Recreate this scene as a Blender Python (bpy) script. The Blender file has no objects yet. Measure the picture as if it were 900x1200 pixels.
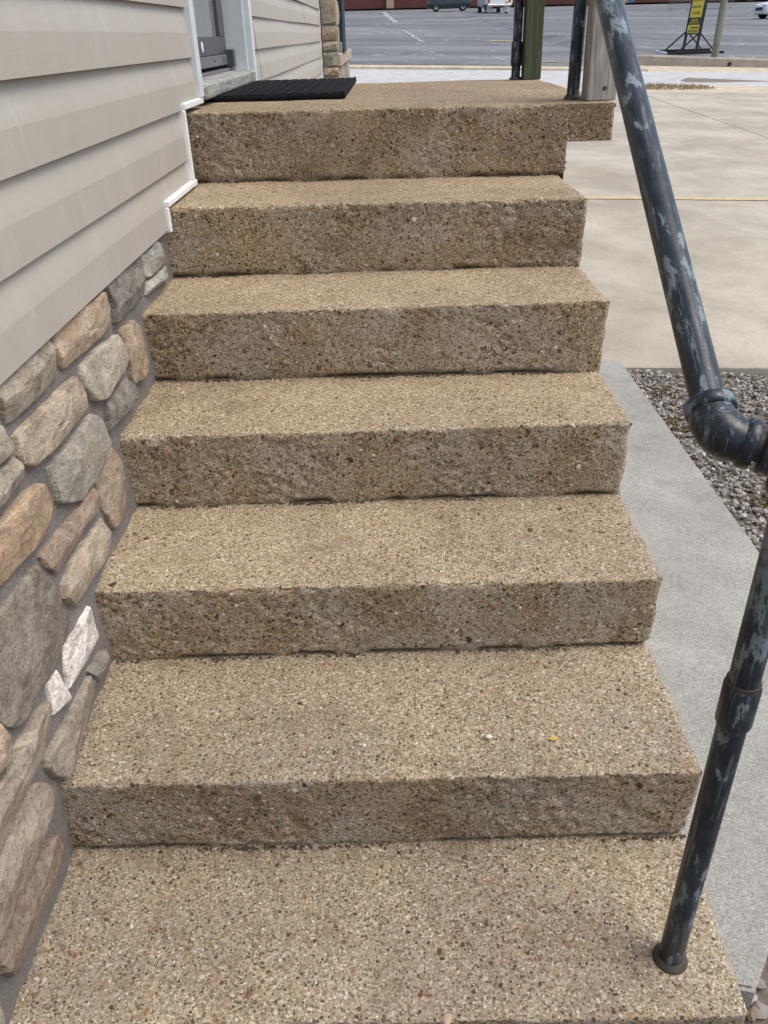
import bpy, bmesh, math, random
import numpy as np
from mathutils import Vector, Matrix

scene = bpy.context.scene
R = math.radians

# ------------------------------------------------------------------ camera
cam_d = bpy.data.cameras.new('camera')
cam = bpy.data.objects.new('camera', cam_d)
scene.collection.objects.link(cam)
cam_d.sensor_fit = 'VERTICAL'
cam_d.sensor_height = 36.0
cam_d.sensor_width = 27.0
cam_d.lens = 36.0 * 941.85 / 1200.0
cam_d.clip_start = 0.02
cam_d.clip_end = 3000
rx = Vector((0.9996, -0.0024, -0.0283)).normalized()
fw = Vector((-0.0125, 0.8592, -0.5115)).normalized()
up = rx.cross(fw).normalized()
rx = fw.cross(up).normalized()
cam.matrix_world = Matrix(((rx.x, up.x, -fw.x, -0.5144),
                           (rx.y, up.y, -fw.y, -0.6372),
                           (rx.z, up.z, -fw.z, 1.2603),
                           (0, 0, 0, 1)))
scene.camera = cam
scene.render.resolution_x = 768
scene.render.resolution_y = 1024

# ------------------------------------------------------------------ sky, sun, exposure
SUN_EL, SUN_AZ = 62.0, 108.0          # azimuth clockwise from +Y
world = bpy.data.worlds.new('World')
scene.world = world
world.use_nodes = True
wt = world.node_tree
wt.nodes.clear()
sky = wt.nodes.new('ShaderNodeTexSky')
sky.sky_type = 'NISHITA'
sky.sun_disc = False
sky.sun_elevation = R(SUN_EL)
sky.sun_rotation = R(SUN_AZ)
sky.dust_density = 4.0
sky.air_density = 1.0
sky.ozone_density = 0.6
bg = wt.nodes.new('ShaderNodeBackground')
bg.inputs['Strength'].default_value = 0.15
wo = wt.nodes.new('ShaderNodeOutputWorld')
wt.links.new(sky.outputs[0], bg.inputs[0])
wt.links.new(bg.outputs[0], wo.inputs[0])
sun_d = bpy.data.lights.new('sun', 'SUN')
sun_d.energy = 1.1
sun_d.angle = R(40)
sun_d.color = (1.0, 0.965, 0.90)
sun = bpy.data.objects.new('sun', sun_d)
scene.collection.objects.link(sun)
sdir = Vector((math.sin(R(SUN_AZ)) * math.cos(R(SUN_EL)), math.cos(R(SUN_AZ)) * math.cos(R(SUN_EL)), math.sin(R(SUN_EL))))
sun.rotation_euler = sdir.to_track_quat('Z', 'Y').to_euler()
scene.view_settings.view_transform = 'Standard'
scene.view_settings.look = 'None'
scene.view_settings.gamma = 1.0
scene.view_settings.use_curve_mapping = False
scene.view_settings.exposure = 0.61
scene.cycles.max_bounces = 6
scene.cycles.diffuse_bounces = 3
scene.cycles.glossy_bounces = 2

# ------------------------------------------------------------------ helpers
COL = scene.collection
rng = random.Random(7)

def link(o, parent=None):
    COL.objects.link(o)
    if parent is not None:
        o.parent = parent
    return o

def tag(o, label=None, cat=None, group=None, kind=None):
    if label: o['label'] = label
    if cat: o['category'] = cat
    if group: o['group'] = group
    if kind: o['kind'] = kind
    return o

def empty(name, loc=(0, 0, 0), rz=0.0):
    o = bpy.data.objects.new(name, None)
    o.empty_display_size = 0.1
    o.location = loc
    o.rotation_euler = (0, 0, rz)
    return link(o)

def mesh_obj(name, me, mat, parent=None, smooth=False):
    o = bpy.data.objects.new(name, me)
    if mat is not None and not me.materials:
        me.materials.append(mat)
    if smooth:
        me.polygons.foreach_set('use_smooth', [True] * len(me.polygons))
    return link(o, parent)

def from_data(name, verts, faces, mat, parent=None, smooth=False):
    me = bpy.data.meshes.new(name)
    me.from_pydata([tuple(map(float, v)) for v in verts], [], faces)
    me.update()
    return mesh_obj(name, me, mat, parent, smooth)

def bm_obj(name, bm, mat, parent=None, smooth=False):
    me = bpy.data.meshes.new(name)
    bm.to_mesh(me)
    bm.free()
    return mesh_obj(name, me, mat, parent, smooth)

def add_box(bm, c, s, bevel=0.0, rot=None, seg=1):
    m = Matrix.Translation(c)
    if rot is not None:
        m = m @ rot
    m = m @ Matrix.Diagonal((s[0], s[1], s[2], 1))
    g = bmesh.ops.create_cube(bm, size=1.0, matrix=m)
    if bevel > 0:
        vs = set(g['verts'])
        ed = [e for e in bm.edges if e.verts[0] in vs and e.verts[1] in vs]
        bmesh.ops.bevel(bm, geom=ed, offset=bevel, segments=seg, affect='EDGES', profile=0.5)

def box(name, lo, hi, mat, parent=None, bevel=0.0, seg=1):
    bm = bmesh.new()
    c = [(a + b) / 2 for a, b in zip(lo, hi)]
    s = [abs(b - a) for a, b in zip(lo, hi)]
    add_box(bm, c, s, bevel, None, seg)
    return bm_obj(name, bm, mat, parent)

def boxes(name, lst, mat, parent=None, bevel=0.0):
    bm = bmesh.new()
    for lo, hi in lst:
        add_box(bm, [(a + b) / 2 for a, b in zip(lo, hi)], [abs(b - a) for a, b in zip(lo, hi)], bevel)
    return bm_obj(name, bm, mat, parent)

def sweep_data(path, radii, n=20, caps=True):
    path = [Vector(p) for p in path]
    if not hasattr(radii, '__len__'):
        radii = [radii] * len(path)
    V, Fc = [], []
    t0 = (path[1] - path[0]).normalized()
    u = t0.orthogonal().normalized()
    for i, p in enumerate(path):
        if i == 0: t = path[1] - path[0]
        elif i == len(path) - 1: t = path[-1] - path[-2]
        else:
            t = path[i + 1] - path[i - 1]
            if t.length < 1e-9: t = path[i] - path[i - 1]
        if t.length < 1e-9: t = t0
        t = t.normalized()
        u = (u - t * u.dot(t)).normalized()
        w = t.cross(u)
        for k in range(n):
            a = 2 * math.pi * k / n
            V.append(p + (u * math.cos(a) + w * math.sin(a)) * radii[i])
        t0 = t
    for i in range(len(path) - 1):
        for k in range(n):
            a, b = i * n + k, i * n + (k + 1) % n
            Fc.append((a, b, b + n, a + n))
    if caps:
        Fc.append(tuple(range(n - 1, -1, -1)))
        Fc.append(tuple(range((len(path) - 1) * n, len(path) * n)))
    return V, Fc

def sweep(name, path, radii, mat, parent=None, n=20, smooth=True):
    V, Fc = sweep_data(path, radii, n)
    o = from_data(name, V, Fc, mat, parent, smooth)
    if smooth:
        for p in o.data.polygons[-2:]:
            p.use_smooth = False
    return o

def merge(lst):
    V, Fc = [], []
    for v, f in lst:
        k = len(V)
        V += list(v)
        Fc += [tuple(i + k for i in q) for q in f]
    return V, Fc

# --- numpy value noise
def _hash(i, j, k, s):
    h = (i * 374761393 + j * 668265263 + k * 2147483647 + s * 974634777) & 0xFFFFFFFF
    h = ((h ^ (h >> 13)) * 1274126177) & 0xFFFFFFFF
    h = ((h ^ (h >> 16)) * 2246822519) & 0xFFFFFFFF
    return ((h ^ (h >> 15)) & 0xFFFFFF) / float(0xFFFFFF)

def vnoise(P, s=0):
    P = np.asarray(P, float)
    I = np.floor(P).astype(np.int64)
    f = P - I
    f = f * f * (3 - 2 * f)
    r = 0
    for a in (0, 1):
        for b in (0, 1):
            for c in (0, 1):
                w = (f[:, 0] if a else 1 - f[:, 0]) * (f[:, 1] if b else 1 - f[:, 1]) * (f[:, 2] if c else 1 - f[:, 2])
                r = r + w * _hash(I[:, 0] + a, I[:, 1] + b, I[:, 2] + c, s)
    return r

def fbm(P, o=3, s=0):
    r, a, t = 0, 1.0, 0
    P = np.asarray(P, float)
    for k in range(o):
        r = r + a * vnoise(P * 2 ** k + 17.3 * k, s + k)
        t += a
        a *= 0.5
    return r / t

def sstep(a, b, x):
    t = np.clip((x - a) / (b - a), 0, 1)
    return t * t * (3 - 2 * t)

# ------------------------------------------------------------------ materials
class NT:
    def __init__(self, name):
        self.m = bpy.data.materials.new(name)
        self.m.use_nodes = True
        self.t = self.m.node_tree
        self.p = self.t.nodes['Principled BSDF']
    def n(self, typ, **kw):
        nd = self.t.nodes.new('ShaderNode' + typ)
        for k, v in kw.items():
            if k in ('inp',): continue
            setattr(nd, k, v)
        for k, v in kw.get('inp', {}).items():
            self.set(nd, k, v)
        return nd
    def set(self, nd, k, v):
        s = nd.inputs[k]
        if hasattr(v, 'is_linked') or isinstance(v, bpy.types.NodeSocket):
            self.t.links.new(v, s)
        else:
            s.default_value = v
    def pos(self, scale=None, obj=False):
        if obj:
            o = self.n('TexCoord').outputs['Object']
        else:
            o = self.n('NewGeometry').outputs['Position']
        if scale is not None:
            mp = self.n('Mapping', inp={'Vector': o, 'Scale': scale})
            o = mp.outputs[0]
        return o
    def noise(self, v, scale, detail=4, rough=0.55, dist=0.0):
        return self.n('TexNoise', inp={'Vector': v, 'Scale': scale, 'Detail': detail, 'Roughness': rough, 'Distortion': dist}).outputs['Fac']
    def vor(self, v, scale, feature='F1'):
        return self.n('TexVoronoi', feature=feature, inp={'Vector': v, 'Scale': scale})
    def ramp(self, f, stops, interp='LINEAR'):
        r = self.n('ValToRGB', inp={'Fac': f})
        cr = r.color_ramp
        cr.interpolation = interp
        while len(cr.elements) > 1: cr.elements.remove(cr.elements[-1])
        for i, (p, c) in enumerate(stops):
            e = cr.elements[0] if i == 0 else cr.elements.new(p)
            e.position = p
            e.color = (*c, 1) if hasattr(c, '__len__') else (c, c, c, 1)
        return r.outputs[0]
    def mix(self, f, a, b, mode='MIX'):
        m = self.n('Mix', data_type='RGBA', blend_type=mode)
        self.set(m, 0, f)
        for k, v in ((6, a), (7, b)):
            if isinstance(v, tuple) and len(v) == 3: v = (*v, 1)
            self.set(m, k, v)
        return m.outputs[2]
    def math(self, op, a, b=0.0, clamp=False):
        m = self.n('Math', operation=op, use_clamp=clamp)
        self.set(m, 0, a); self.set(m, 1, b)
        return m.outputs[0]
    def bump(self, h, strength=0.5, dist=0.002, normal=None):
        b = self.n('Bump', inp={'Height': h, 'Strength': strength, 'Distance': dist})
        if normal is not None: self.set(b, 'Normal', normal)
        return b.outputs[0]
    def out(self, color=None, rough=None, normal=None, metal=None, spec=None):
        for k, v in (('Base Color', color), ('Roughness', rough), ('Normal', normal), ('Metallic', metal), ('Specular IOR Level', spec)):
            if v is None: continue
            if isinstance(v, tuple) and len(v) == 3: v = (*v, 1)
            self.set(self.p, k, v)
        return self.m

def plain(name, c, rough=0.6, metal=0.0, var=0.12, scale=20, bump=0.0):
    t = NT(name)
    v = t.pos()
    f = t.noise(v, scale, 5)
    col = t.mix(f, tuple(max(0, x * (1 - var * 2)) for x in c), tuple(min(1, x * (1 + var * 2)) for x in c))
    nrm = t.bump(f, bump, 0.003) if bump else None
    return t.out(col, rough, nrm, metal)

def aggregate(name, paste, riser):
    """washed river-sand concrete: grit in cement, dark specks, brown pebble clusters, stains"""
    t = NT(name)
    v = t.pos()
    oc = t.n('ObjectInfo').outputs['Color']
    # fine sand
    g1 = t.vor(v, 330)
    s1 = t.n('SeparateColor', inp={'Color': g1.outputs['Color']})
    grit = t.ramp(s1.outputs[0], [(0, (.10, .075, .047)), (.10, (.17, .13, .080)), (.25, (.245, .196, .122)), (.45, (.305, .252, .163)),
                                  (.65, (.35, .296, .20)), (.85, (.42, .362, .255)), (.96, (.51, .455, .345)), (1, (.60, .55, .45))])
    # coarser grains
    g2 = t.vor(v, 170)
    s2 = t.n('SeparateColor', inp={'Color': g2.outputs['Color']})
    grit2 = t.ramp(s2.outputs[1], [(0, (.045, .034, .024)), (.12, (.09, .066, .042)), (.25, (.21, .155, .092)), (.45, (.27, .215, .14)),
                                   (.58, (.20, .178, .14)), (.75, (.34, .285, .19)), (.9, (.43, .37, .26)), (1, (.66, .62, .52))])
    m2 = t.math('MULTIPLY', t.math('LESS_THAN', g2.outputs['Distance'], 0.40), t.math('GREATER_THAN', s2.outputs[0], .62 if riser else .52))
    # cement paste, in clouds; grit still pokes through
    pn = t.noise(v, 4.6, 5, 0.62, 0.3)
    pf = t.ramp(pn, [(.38 if riser else .46, .18 if riser else .08), (.58 if riser else .66, .70 if riser else .5)])
    pcol = t.mix(s1.outputs[2], tuple(c * .70 for c in paste), tuple(c * 1.3 for c in paste))
    col = t.mix(t.math('LESS_THAN', s1.outputs[1], pf), grit, pcol)
    col = t.mix(m2, col, grit2)
    # brown pebble clusters
    cn = t.noise(v, 5.5, 5, .66, .6)
    cm = t.ramp(cn, [(.47, 0.0), (.55, 1.0)])
    if riser: col = t.mix(t.math('MULTIPLY', cm, .42), col, t.mix(1.0, col, (.92, .74, .50), 'MULTIPLY'))
    g3 = t.vor(v, 92)
    s3 = t.n('SeparateColor', inp={'Color': g3.outputs['Color']})
    peb = t.ramp(s3.outputs[1], [(0, (.04, .027, .017)), (.16, (.11, .058, .027)), (.34, (.25, .14, .058)), (.52, (.36, .235, .115)), (.74, (.36, .30, .21)), (.9, (.15, .13, .10)), (1, (.58, .53, .43))])
    pr = t.math('ADD', t.math('MULTIPLY', cm, .62 if riser else .17), .10 if riser else .065)
    m3 = t.math('MULTIPLY', t.math('LESS_THAN', g3.outputs['Distance'], 0.36), t.math('LESS_THAN', s3.outputs[0], pr))
    col = t.mix(t.math('MULTIPLY', m3, .88), col, peb)
    # dark specks where grains have dropped out
    g4 = t.vor(v, 225)
    s4 = t.n('SeparateColor', inp={'Color': g4.outputs['Color']})
    pr4 = t.math('ADD', t.math('MULTIPLY', cm, .18 if riser else .05), .09 if riser else .035)
    m4 = t.math('MULTIPLY', t.math('LESS_THAN', g4.outputs['Distance'], 0.38), t.math('LESS_THAN', s4.outputs[0], pr4))
    col = t.mix(t.math('MULTIPLY', m4, .85), col, (.045, .034, .022))
    # weather stains
    st = t.noise(v, 11, 5, .66, .6)
    col = t.mix(t.ramp(st, [(.50, 0.0), (.66, .34 if riser else .28)]), col, (.13, .090, .046))
    st2 = t.noise(v, 2.1, 5, .62, .3)
    col = t.mix(t.ramp(st2, [(.42, 0.0), (.60, .75)]), col, t.mix(1.0, col, (.79, .78, .79), 'MULTIPLY'))
    col = t.mix(1.0, col, oc, 'MULTIPLY')
    h = t.math('ADD', t.math('MULTIPLY', g2.outputs['Distance'], -.7), t.math('MULTIPLY', t.math('LESS_THAN', s4.outputs[0], pr4), -.5))
    nrm = t.bump(h, .6, .0015)
    return t.out(col, .92, nrm, spec=.2)

M = {}
M['tread'] = aggregate('aggregate_tread', (.31, .265, .19), False)
M['riser'] = aggregate('aggregate_riser', (.375, .342, .275), True)

def pebble_mat():
    t = NT('river_pebble')
    r = t.n('NewGeometry').outputs['Random Per Island']
    c = t.ramp(r, [(0, (.05, .032, .02)), (.12, (.12, .07, .04)), (.24, (.20, .11, .055)), (.36, (.26, .185, .11)), (.5, (.34, .27, .18)), (.62, (.20, .175, .145)),
                   (.74, (.40, .30, .19)), (.86, (.50, .43, .33)), (.94, (.30, .13, .07)), (.97, (.66, .62, .53))])
    f = t.noise(t.pos(), 300, 3)
    c = t.mix(f, t.mix(1.0, c, (.7, .7, .7), 'MULTIPLY'), c)
    return t.out(c, .75, spec=.3)
M['pebble'] = pebble_mat()
M['debris'] = plain('dark_soil_crumbs', (.06, .046, .032), .95, var=.4, scale=200)

def stone_mat():
    t = NT('ledge_stone')
    v = t.pos()
    oi = t.n('ObjectInfo')
    oc = oi.outputs['Color']
    off = t.n('VectorMath', operation='ADD')
    t.set(off, 0, v)
    t.set(off, 1, oi.outputs['Random'])
    v = off.outputs[0]
    vs = t.n('Mapping', inp={'Vector': v, 'Scale': (1, 1, 1.3)}).outputs[0]
    n1 = t.noise(vs, 20, 8, .68, .7)
    n2 = t.noise(v, 190, 4, .6)
    n3 = t.noise(v, 11, 4, .6, .8)
    n4 = t.noise(vs, 55, 5, .7, .4)
    c = t.mix(t.ramp(n1, [(.36, 0.0), (.64, 1.0)]), t.mix(1.0, oc, (.55, .52, .50), 'MULTIPLY'), t.mix(1.0, oc, (1.28, 1.27, 1.22), 'MULTIPLY'))
    c = t.mix(t.ramp(n3, [(.50, 0.0), (.66, .6)]), c, t.mix(1.0, oc, (.92, .80, .66), 'MULTIPLY'))
    c = t.mix(t.ramp(n4, [(.50, 0.0), (.64, .55)]), c, (.36, .335, .285))
    c = t.mix(t.ramp(n2, [(.54, 0.0), (.66, .65)]), c, t.mix(1.0, oc, (.33, .29, .27), 'MULTIPLY'))
    h = t.math('ADD', t.math('MULTIPLY', n1, 1.0), t.math('MULTIPLY', n2, .35))
    h = t.math('ADD', h, t.math('MULTIPLY', n4, .6))
    return t.out(c, .9, t.bump(h, .85, .009), spec=.2)
M['stone'] = stone_mat()

def mortar_mat():
    t = NT('mortar')
    v = t.pos()
    g = t.vor(v, 420)
    a = t.n('SeparateColor', inp={'Color': g.outputs['Color']}).outputs[0]
    b = t.noise(v, 16, 6, .65, .4)
    c = t.mix(a, (.13, .122, .115), (.225, .21, .195))
    c = t.mix(t.ramp(b, [(.40, 0.0), (.66, .65)]), c, t.mix(a, (.19, .172, .15), (.30, .28, .25)))
    n = t.noise(v, 130, 4, .7)
    return t.out(c, .95, t.bump(n, .8, .004), spec=.15)
M['mortar'] = mortar_mat()

def siding_mat():
    t = NT('vinyl_siding')
    v = t.pos((1, 5, 60))
    g = t.noise(v, 6, 5, .6, .6)
    big = t.noise(t.pos((1, 2.5, 1.0)), 4.5, 5, .6, .4)
    c = t.mix(big, (.365, .342, .300), (.435, .412, .368))
    ch = t.noise(t.pos((1, 9, 2.2)), 2.4, 5, .65, 1.2)     # chalky wipe marks
    c = t.mix(t.ramp(ch, [(.56, 0.0), (.74, .5)]), c, (.50, .505, .495))
    d = t.noise(t.pos((1, 14, 1.6)), 3.0, 4, .6)
    c = t.mix(t.ramp(d, [(.6, 0.0), (.8, .25)]), c, (.27, .25, .215))
    return t.out(c, .48, t.bump(g, .25, .0012), spec=.35)
M['siding'] = siding_mat()
M['trim'] = plain('white_trim_metal', (.78, .80, .80), .4, var=.05, scale=25)
M['trim_old'] = plain('weathered_white_paint', (.58, .63, .66), .55, var=.10, scale=18, bump=.1)
M['dark_gap'] = plain('dark_sheathing', (.05, .05, .05), .9)
M['door_grey'] = plain('grey_door_paint', (.065, .07, .085), .4, var=.06)
M['door_plate'] = plain('door_sweep_metal', (.20, .20, .22), .4, .5, var=.1)
M['door_black'] = plain('black_rubber', (.012, .012, .014), .6)
M['curtain'] = plain('grey_blind', (.26, .29, .31), .7, var=.05)

def glass_mat():
    t = NT('storm_door_glass')
    t.p.inputs['Transmission Weight'].default_value = .8
    t.p.inputs['IOR'].default_value = 1.45
    return t.out((.75, .8, .8), .04)
M['glass'] = glass_mat()
M['car_glass'] = NT('car_glass').out((.012, .015, .018), .08)

def wood_mat(name, a, b, dark, stretch=(40, 40, 3)):
    t = NT(name)
    v = t.pos(stretch)
    g = t.noise(v, 1.6, 6, .65, .8)
    f = t.noise(t.pos((130, 130, 5)), 1.2, 4, .6)
    c = t.mix(t.ramp(g, [(.3, 0.0), (.7, 1.0)]), a, b)
    c = t.mix(t.ramp(f, [(.55, 0.0), (.72, .75)]), c, dark)
    st = t.noise(t.pos((9, 9, 2.0)), 1.6, 4, .6, .4)
    c = t.mix(t.ramp(st, [(.5, 0.0), (.75, .65)]), c, tuple(x * 1.4 for x in dark))
    h = t.math('SUBTRACT', g, t.math('MULTIPLY', f, .8))
    return t.out(c, .85, t.bump(h, .6, .004), spec=.2)
M['wood_grey'] = wood_mat('weathered_grey_wood', (.20, .19, .165), (.48, .47, .435), (.07, .058, .048))
M['wood_green'] = wood_mat('green_treated_wood', (.058, .07, .042), (.11, .125, .078), (.026, .028, .018))
M['wood_pole'] = wood_mat('grey_green_pole_wood', (.15, .17, .125), (.26, .27, .21), (.09, .09, .07), (12, 12, .8))
M['wood_sill'] = wood_mat('weathered_sill_wood', (.20, .205, .19), (.50, .505, .48), (.07, .066, .058), (110, 5, 110))

def pipe_mat():
    t = NT('scuffed_black_pipe_paint')
    po = t.pos(None, obj=True)
    v = t.pos((1, 1, .32), obj=True)
    n = t.noise(v, 55, 7, .68, .25)
    big = t.noise(t.pos((1, 1, .5), obj=True), 9, 3, .5)
    thr = t.math('ADD', n, t.math('MULTIPLY', t.math('SUBTRACT', big, .5), .7))
    chip = t.ramp(thr, [(.545, 0.0), (.57, 1.0)])
    fade = t.ramp(thr, [(.42, 0.0), (.58, .8)])
    sc = t.noise(t.pos((1, 1, .06), obj=True), 210, 4, .6, .2)
    scr = t.ramp(sc, [(.57, 0.0), (.61, 1.0)])
    c = t.mix(t.noise(po, 90, 4), (.007, .011, .017), (.020, .029, .040))
    c = t.mix(fade, c, (.038, .056, .074))
    c = t.mix(t.math('MULTIPLY', scr, .45), c, (.14, .17, .185))
    c = t.mix(t.math('MULTIPLY', chip, .9), c, t.mix(t.noise(po, 170, 4, .7), (.08, .115, .14), (.25, .30, .32)))
    rs = t.ramp(t.noise(po, 70, 5, .7), [(.64, 0.0), (.70, .7)])
    c = t.mix(rs, c, (.035, .022, .015))
    r = t.mix(chip, (.32, .32, .32), (.55, .55, .55))
    h = t.math('ADD', t.math('MULTIPLY', chip, -.8), t.math('MULTIPLY', t.noise(po, 260, 3), .5))
    return t.out(c, r, t.bump(h, .5, .0010), spec=.35)
M['pipe'] = pipe_mat()
M['pipe_dark'] = plain('dark_pipe_rust', (.05, .042, .034), .6, var=.3, scale=150, bump=.3)
M['rubber'] = plain('black_rubber_mat', (.007, .008, .010), .85, var=.3, scale=60)
M['rubber'].node_tree.nodes['Principled BSDF'].inputs['Specular IOR Level'].default_value = .15

def strip_mat(name, a, b, spk=.5):
    t = NT(name)
    v = t.pos()
    g = t.vor(v, 360)
    sp = t.n('SeparateColor', inp={'Color': g.outputs['Color']}).outputs[0]
    big = t.noise(v, 3.2, 7, .68, .5)
    c = t.mix(t.ramp(big, [(.36, 0.0), (.64, 1.0)]), a, b)
    c = t.mix(t.ramp(sp, [(.0, spk), (.22, spk * .5), (.30, 0.0)], 'CONSTANT'), c, tuple(x * .45 for x in a))
    c = t.mix(t.ramp(sp, [(.0, 0.0), (.75, spk * .45), (.92, spk)], 'CONSTANT'), c, tuple(min(1, x * 1.4) for x in b))
    st = t.noise(v, 9, 6, .7, .6)
    c = t.mix(t.ramp(st, [(.52, 0.0), (.68, .35)]), c, tuple(x * .6 for x in a))
    return t.out(c, .9, t.bump(t.noise(v, 200, 3), .25, .0012), spec=.25)
M['strip'] = strip_mat('grey_broom_concrete', (.25, .25, .228), (.35, .352, .325), .42)

def lot_mat():
    t = NT('worn_lot_concrete')
    v = t.pos()
    big = t.noise(t.pos((1, 1, 1)), 1.0, 7, .68, .4)
    c = t.mix(t.ramp(big, [(.38, 0.0), (.62, 1.0)]), (.31, .282, .228), (.45, .417, .345))
    st = t.noise(t.pos((1, 1, 1)), 2.2, 7, .72, .5)
    c = t.mix(t.ramp(st, [(.54, 0.0), (.70, .4)]), c, (.21, .19, .155))
    rust = t.noise(v, .7, 4, .6)
    c = t.mix(t.ramp(rust, [(.56, 0.0), (.75, .4)]), c, (.36, .29, .20))
    sp = t.noise(v, 90, 4, .7)
    c = t.mix(t.ramp(sp, [(.5, 0.0), (.7, .5)]), c, (.17, .155, .13))
    return t.out(c, .88, t.bump(sp, .3, .002), spec=.25)
M['lot'] = lot_mat()

def asphalt_mat():
    t = NT('old_asphalt')
    v = t.pos()
    big = t.noise(t.pos((.12, .45, 1)), .55, 6, .62, .8)
    c = t.mix(t.ramp(big, [(.34, 0.0), (.66, 1.0)]), (.075, .080, .085), (.20, .206, .21))
    w = t.n('Mapping', inp={'Vector': v, 'Scale': (.35, .13, 1)}).outputs[0]
    dn = t.n('TexNoise', inp={'Vector': v, 'Scale': .5, 'Detail': 5.0}).outputs['Color']
    wv = t.mix(.55, w, dn)
    ed = t.vor(wv, 2.6, 'DISTANCE_TO_EDGE').outputs['Distance']
    msk = t.ramp(t.noise(v, .22, 3), [(.42, 0.0), (.55, 1.0)])
    crk = t.math('MULTIPLY', t.math('LESS_THAN', ed, .013), msk)
    c = t.mix(t.math('MULTIPLY', crk, .55), c, (.36, .37, .37))
    sp = t.noise(v, 40, 3)
    c = t.mix(t.ramp(sp, [(.5, 0.0), (.8, .3)]), c, (.2, .21, .22))
    return t.out(c, .85, spec=.3)
M['asphalt'] = asphalt_mat()
M['street'] = strip_mat('pale_street_concrete', (.36, .37, .37), (.50, .50, .49), .2)
M['kerb'] = strip_mat('tan_kerb_concrete', (.40, .345, .25), (.55, .49, .37), .3)
M['wall_conc'] = strip_mat('retaining_wall_concrete', (.30, .265, .215), (.42, .375, .31), .3)
M['earth'] = plain('dry_earth', (.17, .14, .10), .95, var=.3, scale=6)
M['gravel_bed'] = plain('gravel_fines', (.13, .115, .095), .95, var=.35, scale=120, bump=.5)
M['line'] = plain('faded_yellow_paint', (.47, .37, .20), .8, var=.2, scale=18)

def gravel_mat():
    t = NT('crushed_limestone')
    r = t.n('NewGeometry').outputs['Random Per Island']
    c = t.ramp(r, [(0, (.13, .115, .096)), (.2, (.23, .212, .186)), (.45, (.33, .31, .28)), (.65, (.40, .38, .35)), (.82, (.29, .235, .17)), (.93, (.44, .43, .41)), (1, (.56, .55, .53))])
    f = t.noise(t.pos(), 180, 3)
    c = t.mix(f, t.mix(1.0, c, (.7, .7, .7), 'MULTIPLY'), c)
    return t.out(c, .9, spec=.2)
M['gravel'] = gravel_mat()
M['moss'] = plain('dry_moss', (.09, .075, .03), .95, var=.4, scale=150)

# ================================================================== ground levels
GX, GY = -0.036, 0.027
def zp(x, y): return -0.1 + GX * (x - 0.9) + GY * (y - 2.87)
def wall_y(x): return 24.87 - 0.19 * (x - 6.68)
YF = 108.0
def yn(x):
    t = min(1, max(0, (x - 6.0) / .6))
    return 23.6 * (1 - t) + (wall_y(x) + 0.2) * t if x < 40 else wall_y(40) + .2
def zn(x):
    t = min(1, max(0, (x - 6.0) / .6))
    return (zp(x, 23.6) + 0.05) * (1 - t) + (0.53 - 0.0555 * (min(x, 26) - 6.65)) * t
def zf(x): return 3.55 - 0.009 * x
def zA(x, y):
    t = (y - yn(x)) / (YF - yn(x))
    return zn(x) * (1 - t) + zf(x) * t

def sheet(name, xs, ys, zfun, mat, parent=None, drop=0.0):
    V = [(x, y, zfun(x, y)) for y in ys for x in xs]
    n = len(xs)
    Fc = [(j * n + i, j * n + i + 1, (j + 1) * n + i + 1, (j + 1) * n + i) for j in range(len(ys) - 1) for i in range(n - 1)]
    return from_data(name, V, Fc, mat, parent)

def lin(a, b, n): return [a + (b - a) * i / (n - 1) for i in range(n)]

# --- earth sheet out to the horizon
def zg(x, y):
    if y < 20: base = zp(min(max(x, -30), 25), max(y, -20)) - .16
    else: base = zA(min(max(x, -30), 40), min(max(y, 24.5), 160)) - .35
    return base
tag(sheet('ground', lin(-900, -60, 6) + lin(-50, 60, 34) + lin(80, 900, 6), lin(-600, -60, 5) + lin(-40, 180, 67) + lin(220, 1600, 6), zg, M['earth']), kind='structure')

# --- slabs of the concrete lot behind the stairs
lot = empty('concrete_lot', (0, 0, 0))
tag(lot, kind='structure')
ys = [2.87, 7.675, 12.0, 16.9]
xs = [-12.6, -8.1, -3.6, 0.55 - 1.6, 4.35, 8.9, 13.4, 17.9, 22.4]
for j in range(3):
    for i in range(len(xs) - 1):
        x0, x1, y0, y1 = xs[i] + .008, xs[i + 1] - .008, ys[j] + .013, ys[j + 1] - .013
        if x1 < 0: continue
        dz = rng.uniform(-.001, .001)
        V = []
        for (a, b) in ((x0, y0), (x1, y0), (x1, y1), (x0, y1)):
            V.append((a, b, zp(a, b) + dz))
        for (a, b) in ((x0, y0), (x1, y0), (x1, y1), (x0, y1)):
            V.append((a, b, zp(a, b) - .22))
        e = .008
        T = [(x0 + e, y0 + e), (x1 - e, y0 + e), (x1 - e, y1 - e), (x0 + e, y1 - e)]
        V2 = [(a, b, zp(a, b) + dz) for a, b in T]
        V = V2 + [(v[0], v[1], v[2] - .006) for v in V[:4]] + V[4:]
        Fc = [(0, 1, 2, 3)]
        for k in range(4):
            q = (k + 1) % 4
            Fc.append((4 + k, 4 + q, q, k))
            Fc.append((8 + k, 8 + q, 4 + q, 4 + k))
        from_data('slab', V, Fc, M['lot'], lot)
# painted bay line
V, Fc = [], []
pts = lin(0.2, 14, 60)
for i, x in enumerate(pts):
    w = .055
    yc = 6.70 - .005 * (x - 1)
    for s in (-1, 1):
        y = yc + s * w + rng.uniform(-.006, .006)
        V.append((x, y, zp(x, y) + .005))
Fc = [(2 * i, 2 * i + 2, 2 * i + 3, 2 * i + 1) for i in range(len(pts) - 1)]
from_data('painted_line', V, Fc, M['line'], lot)

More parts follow.
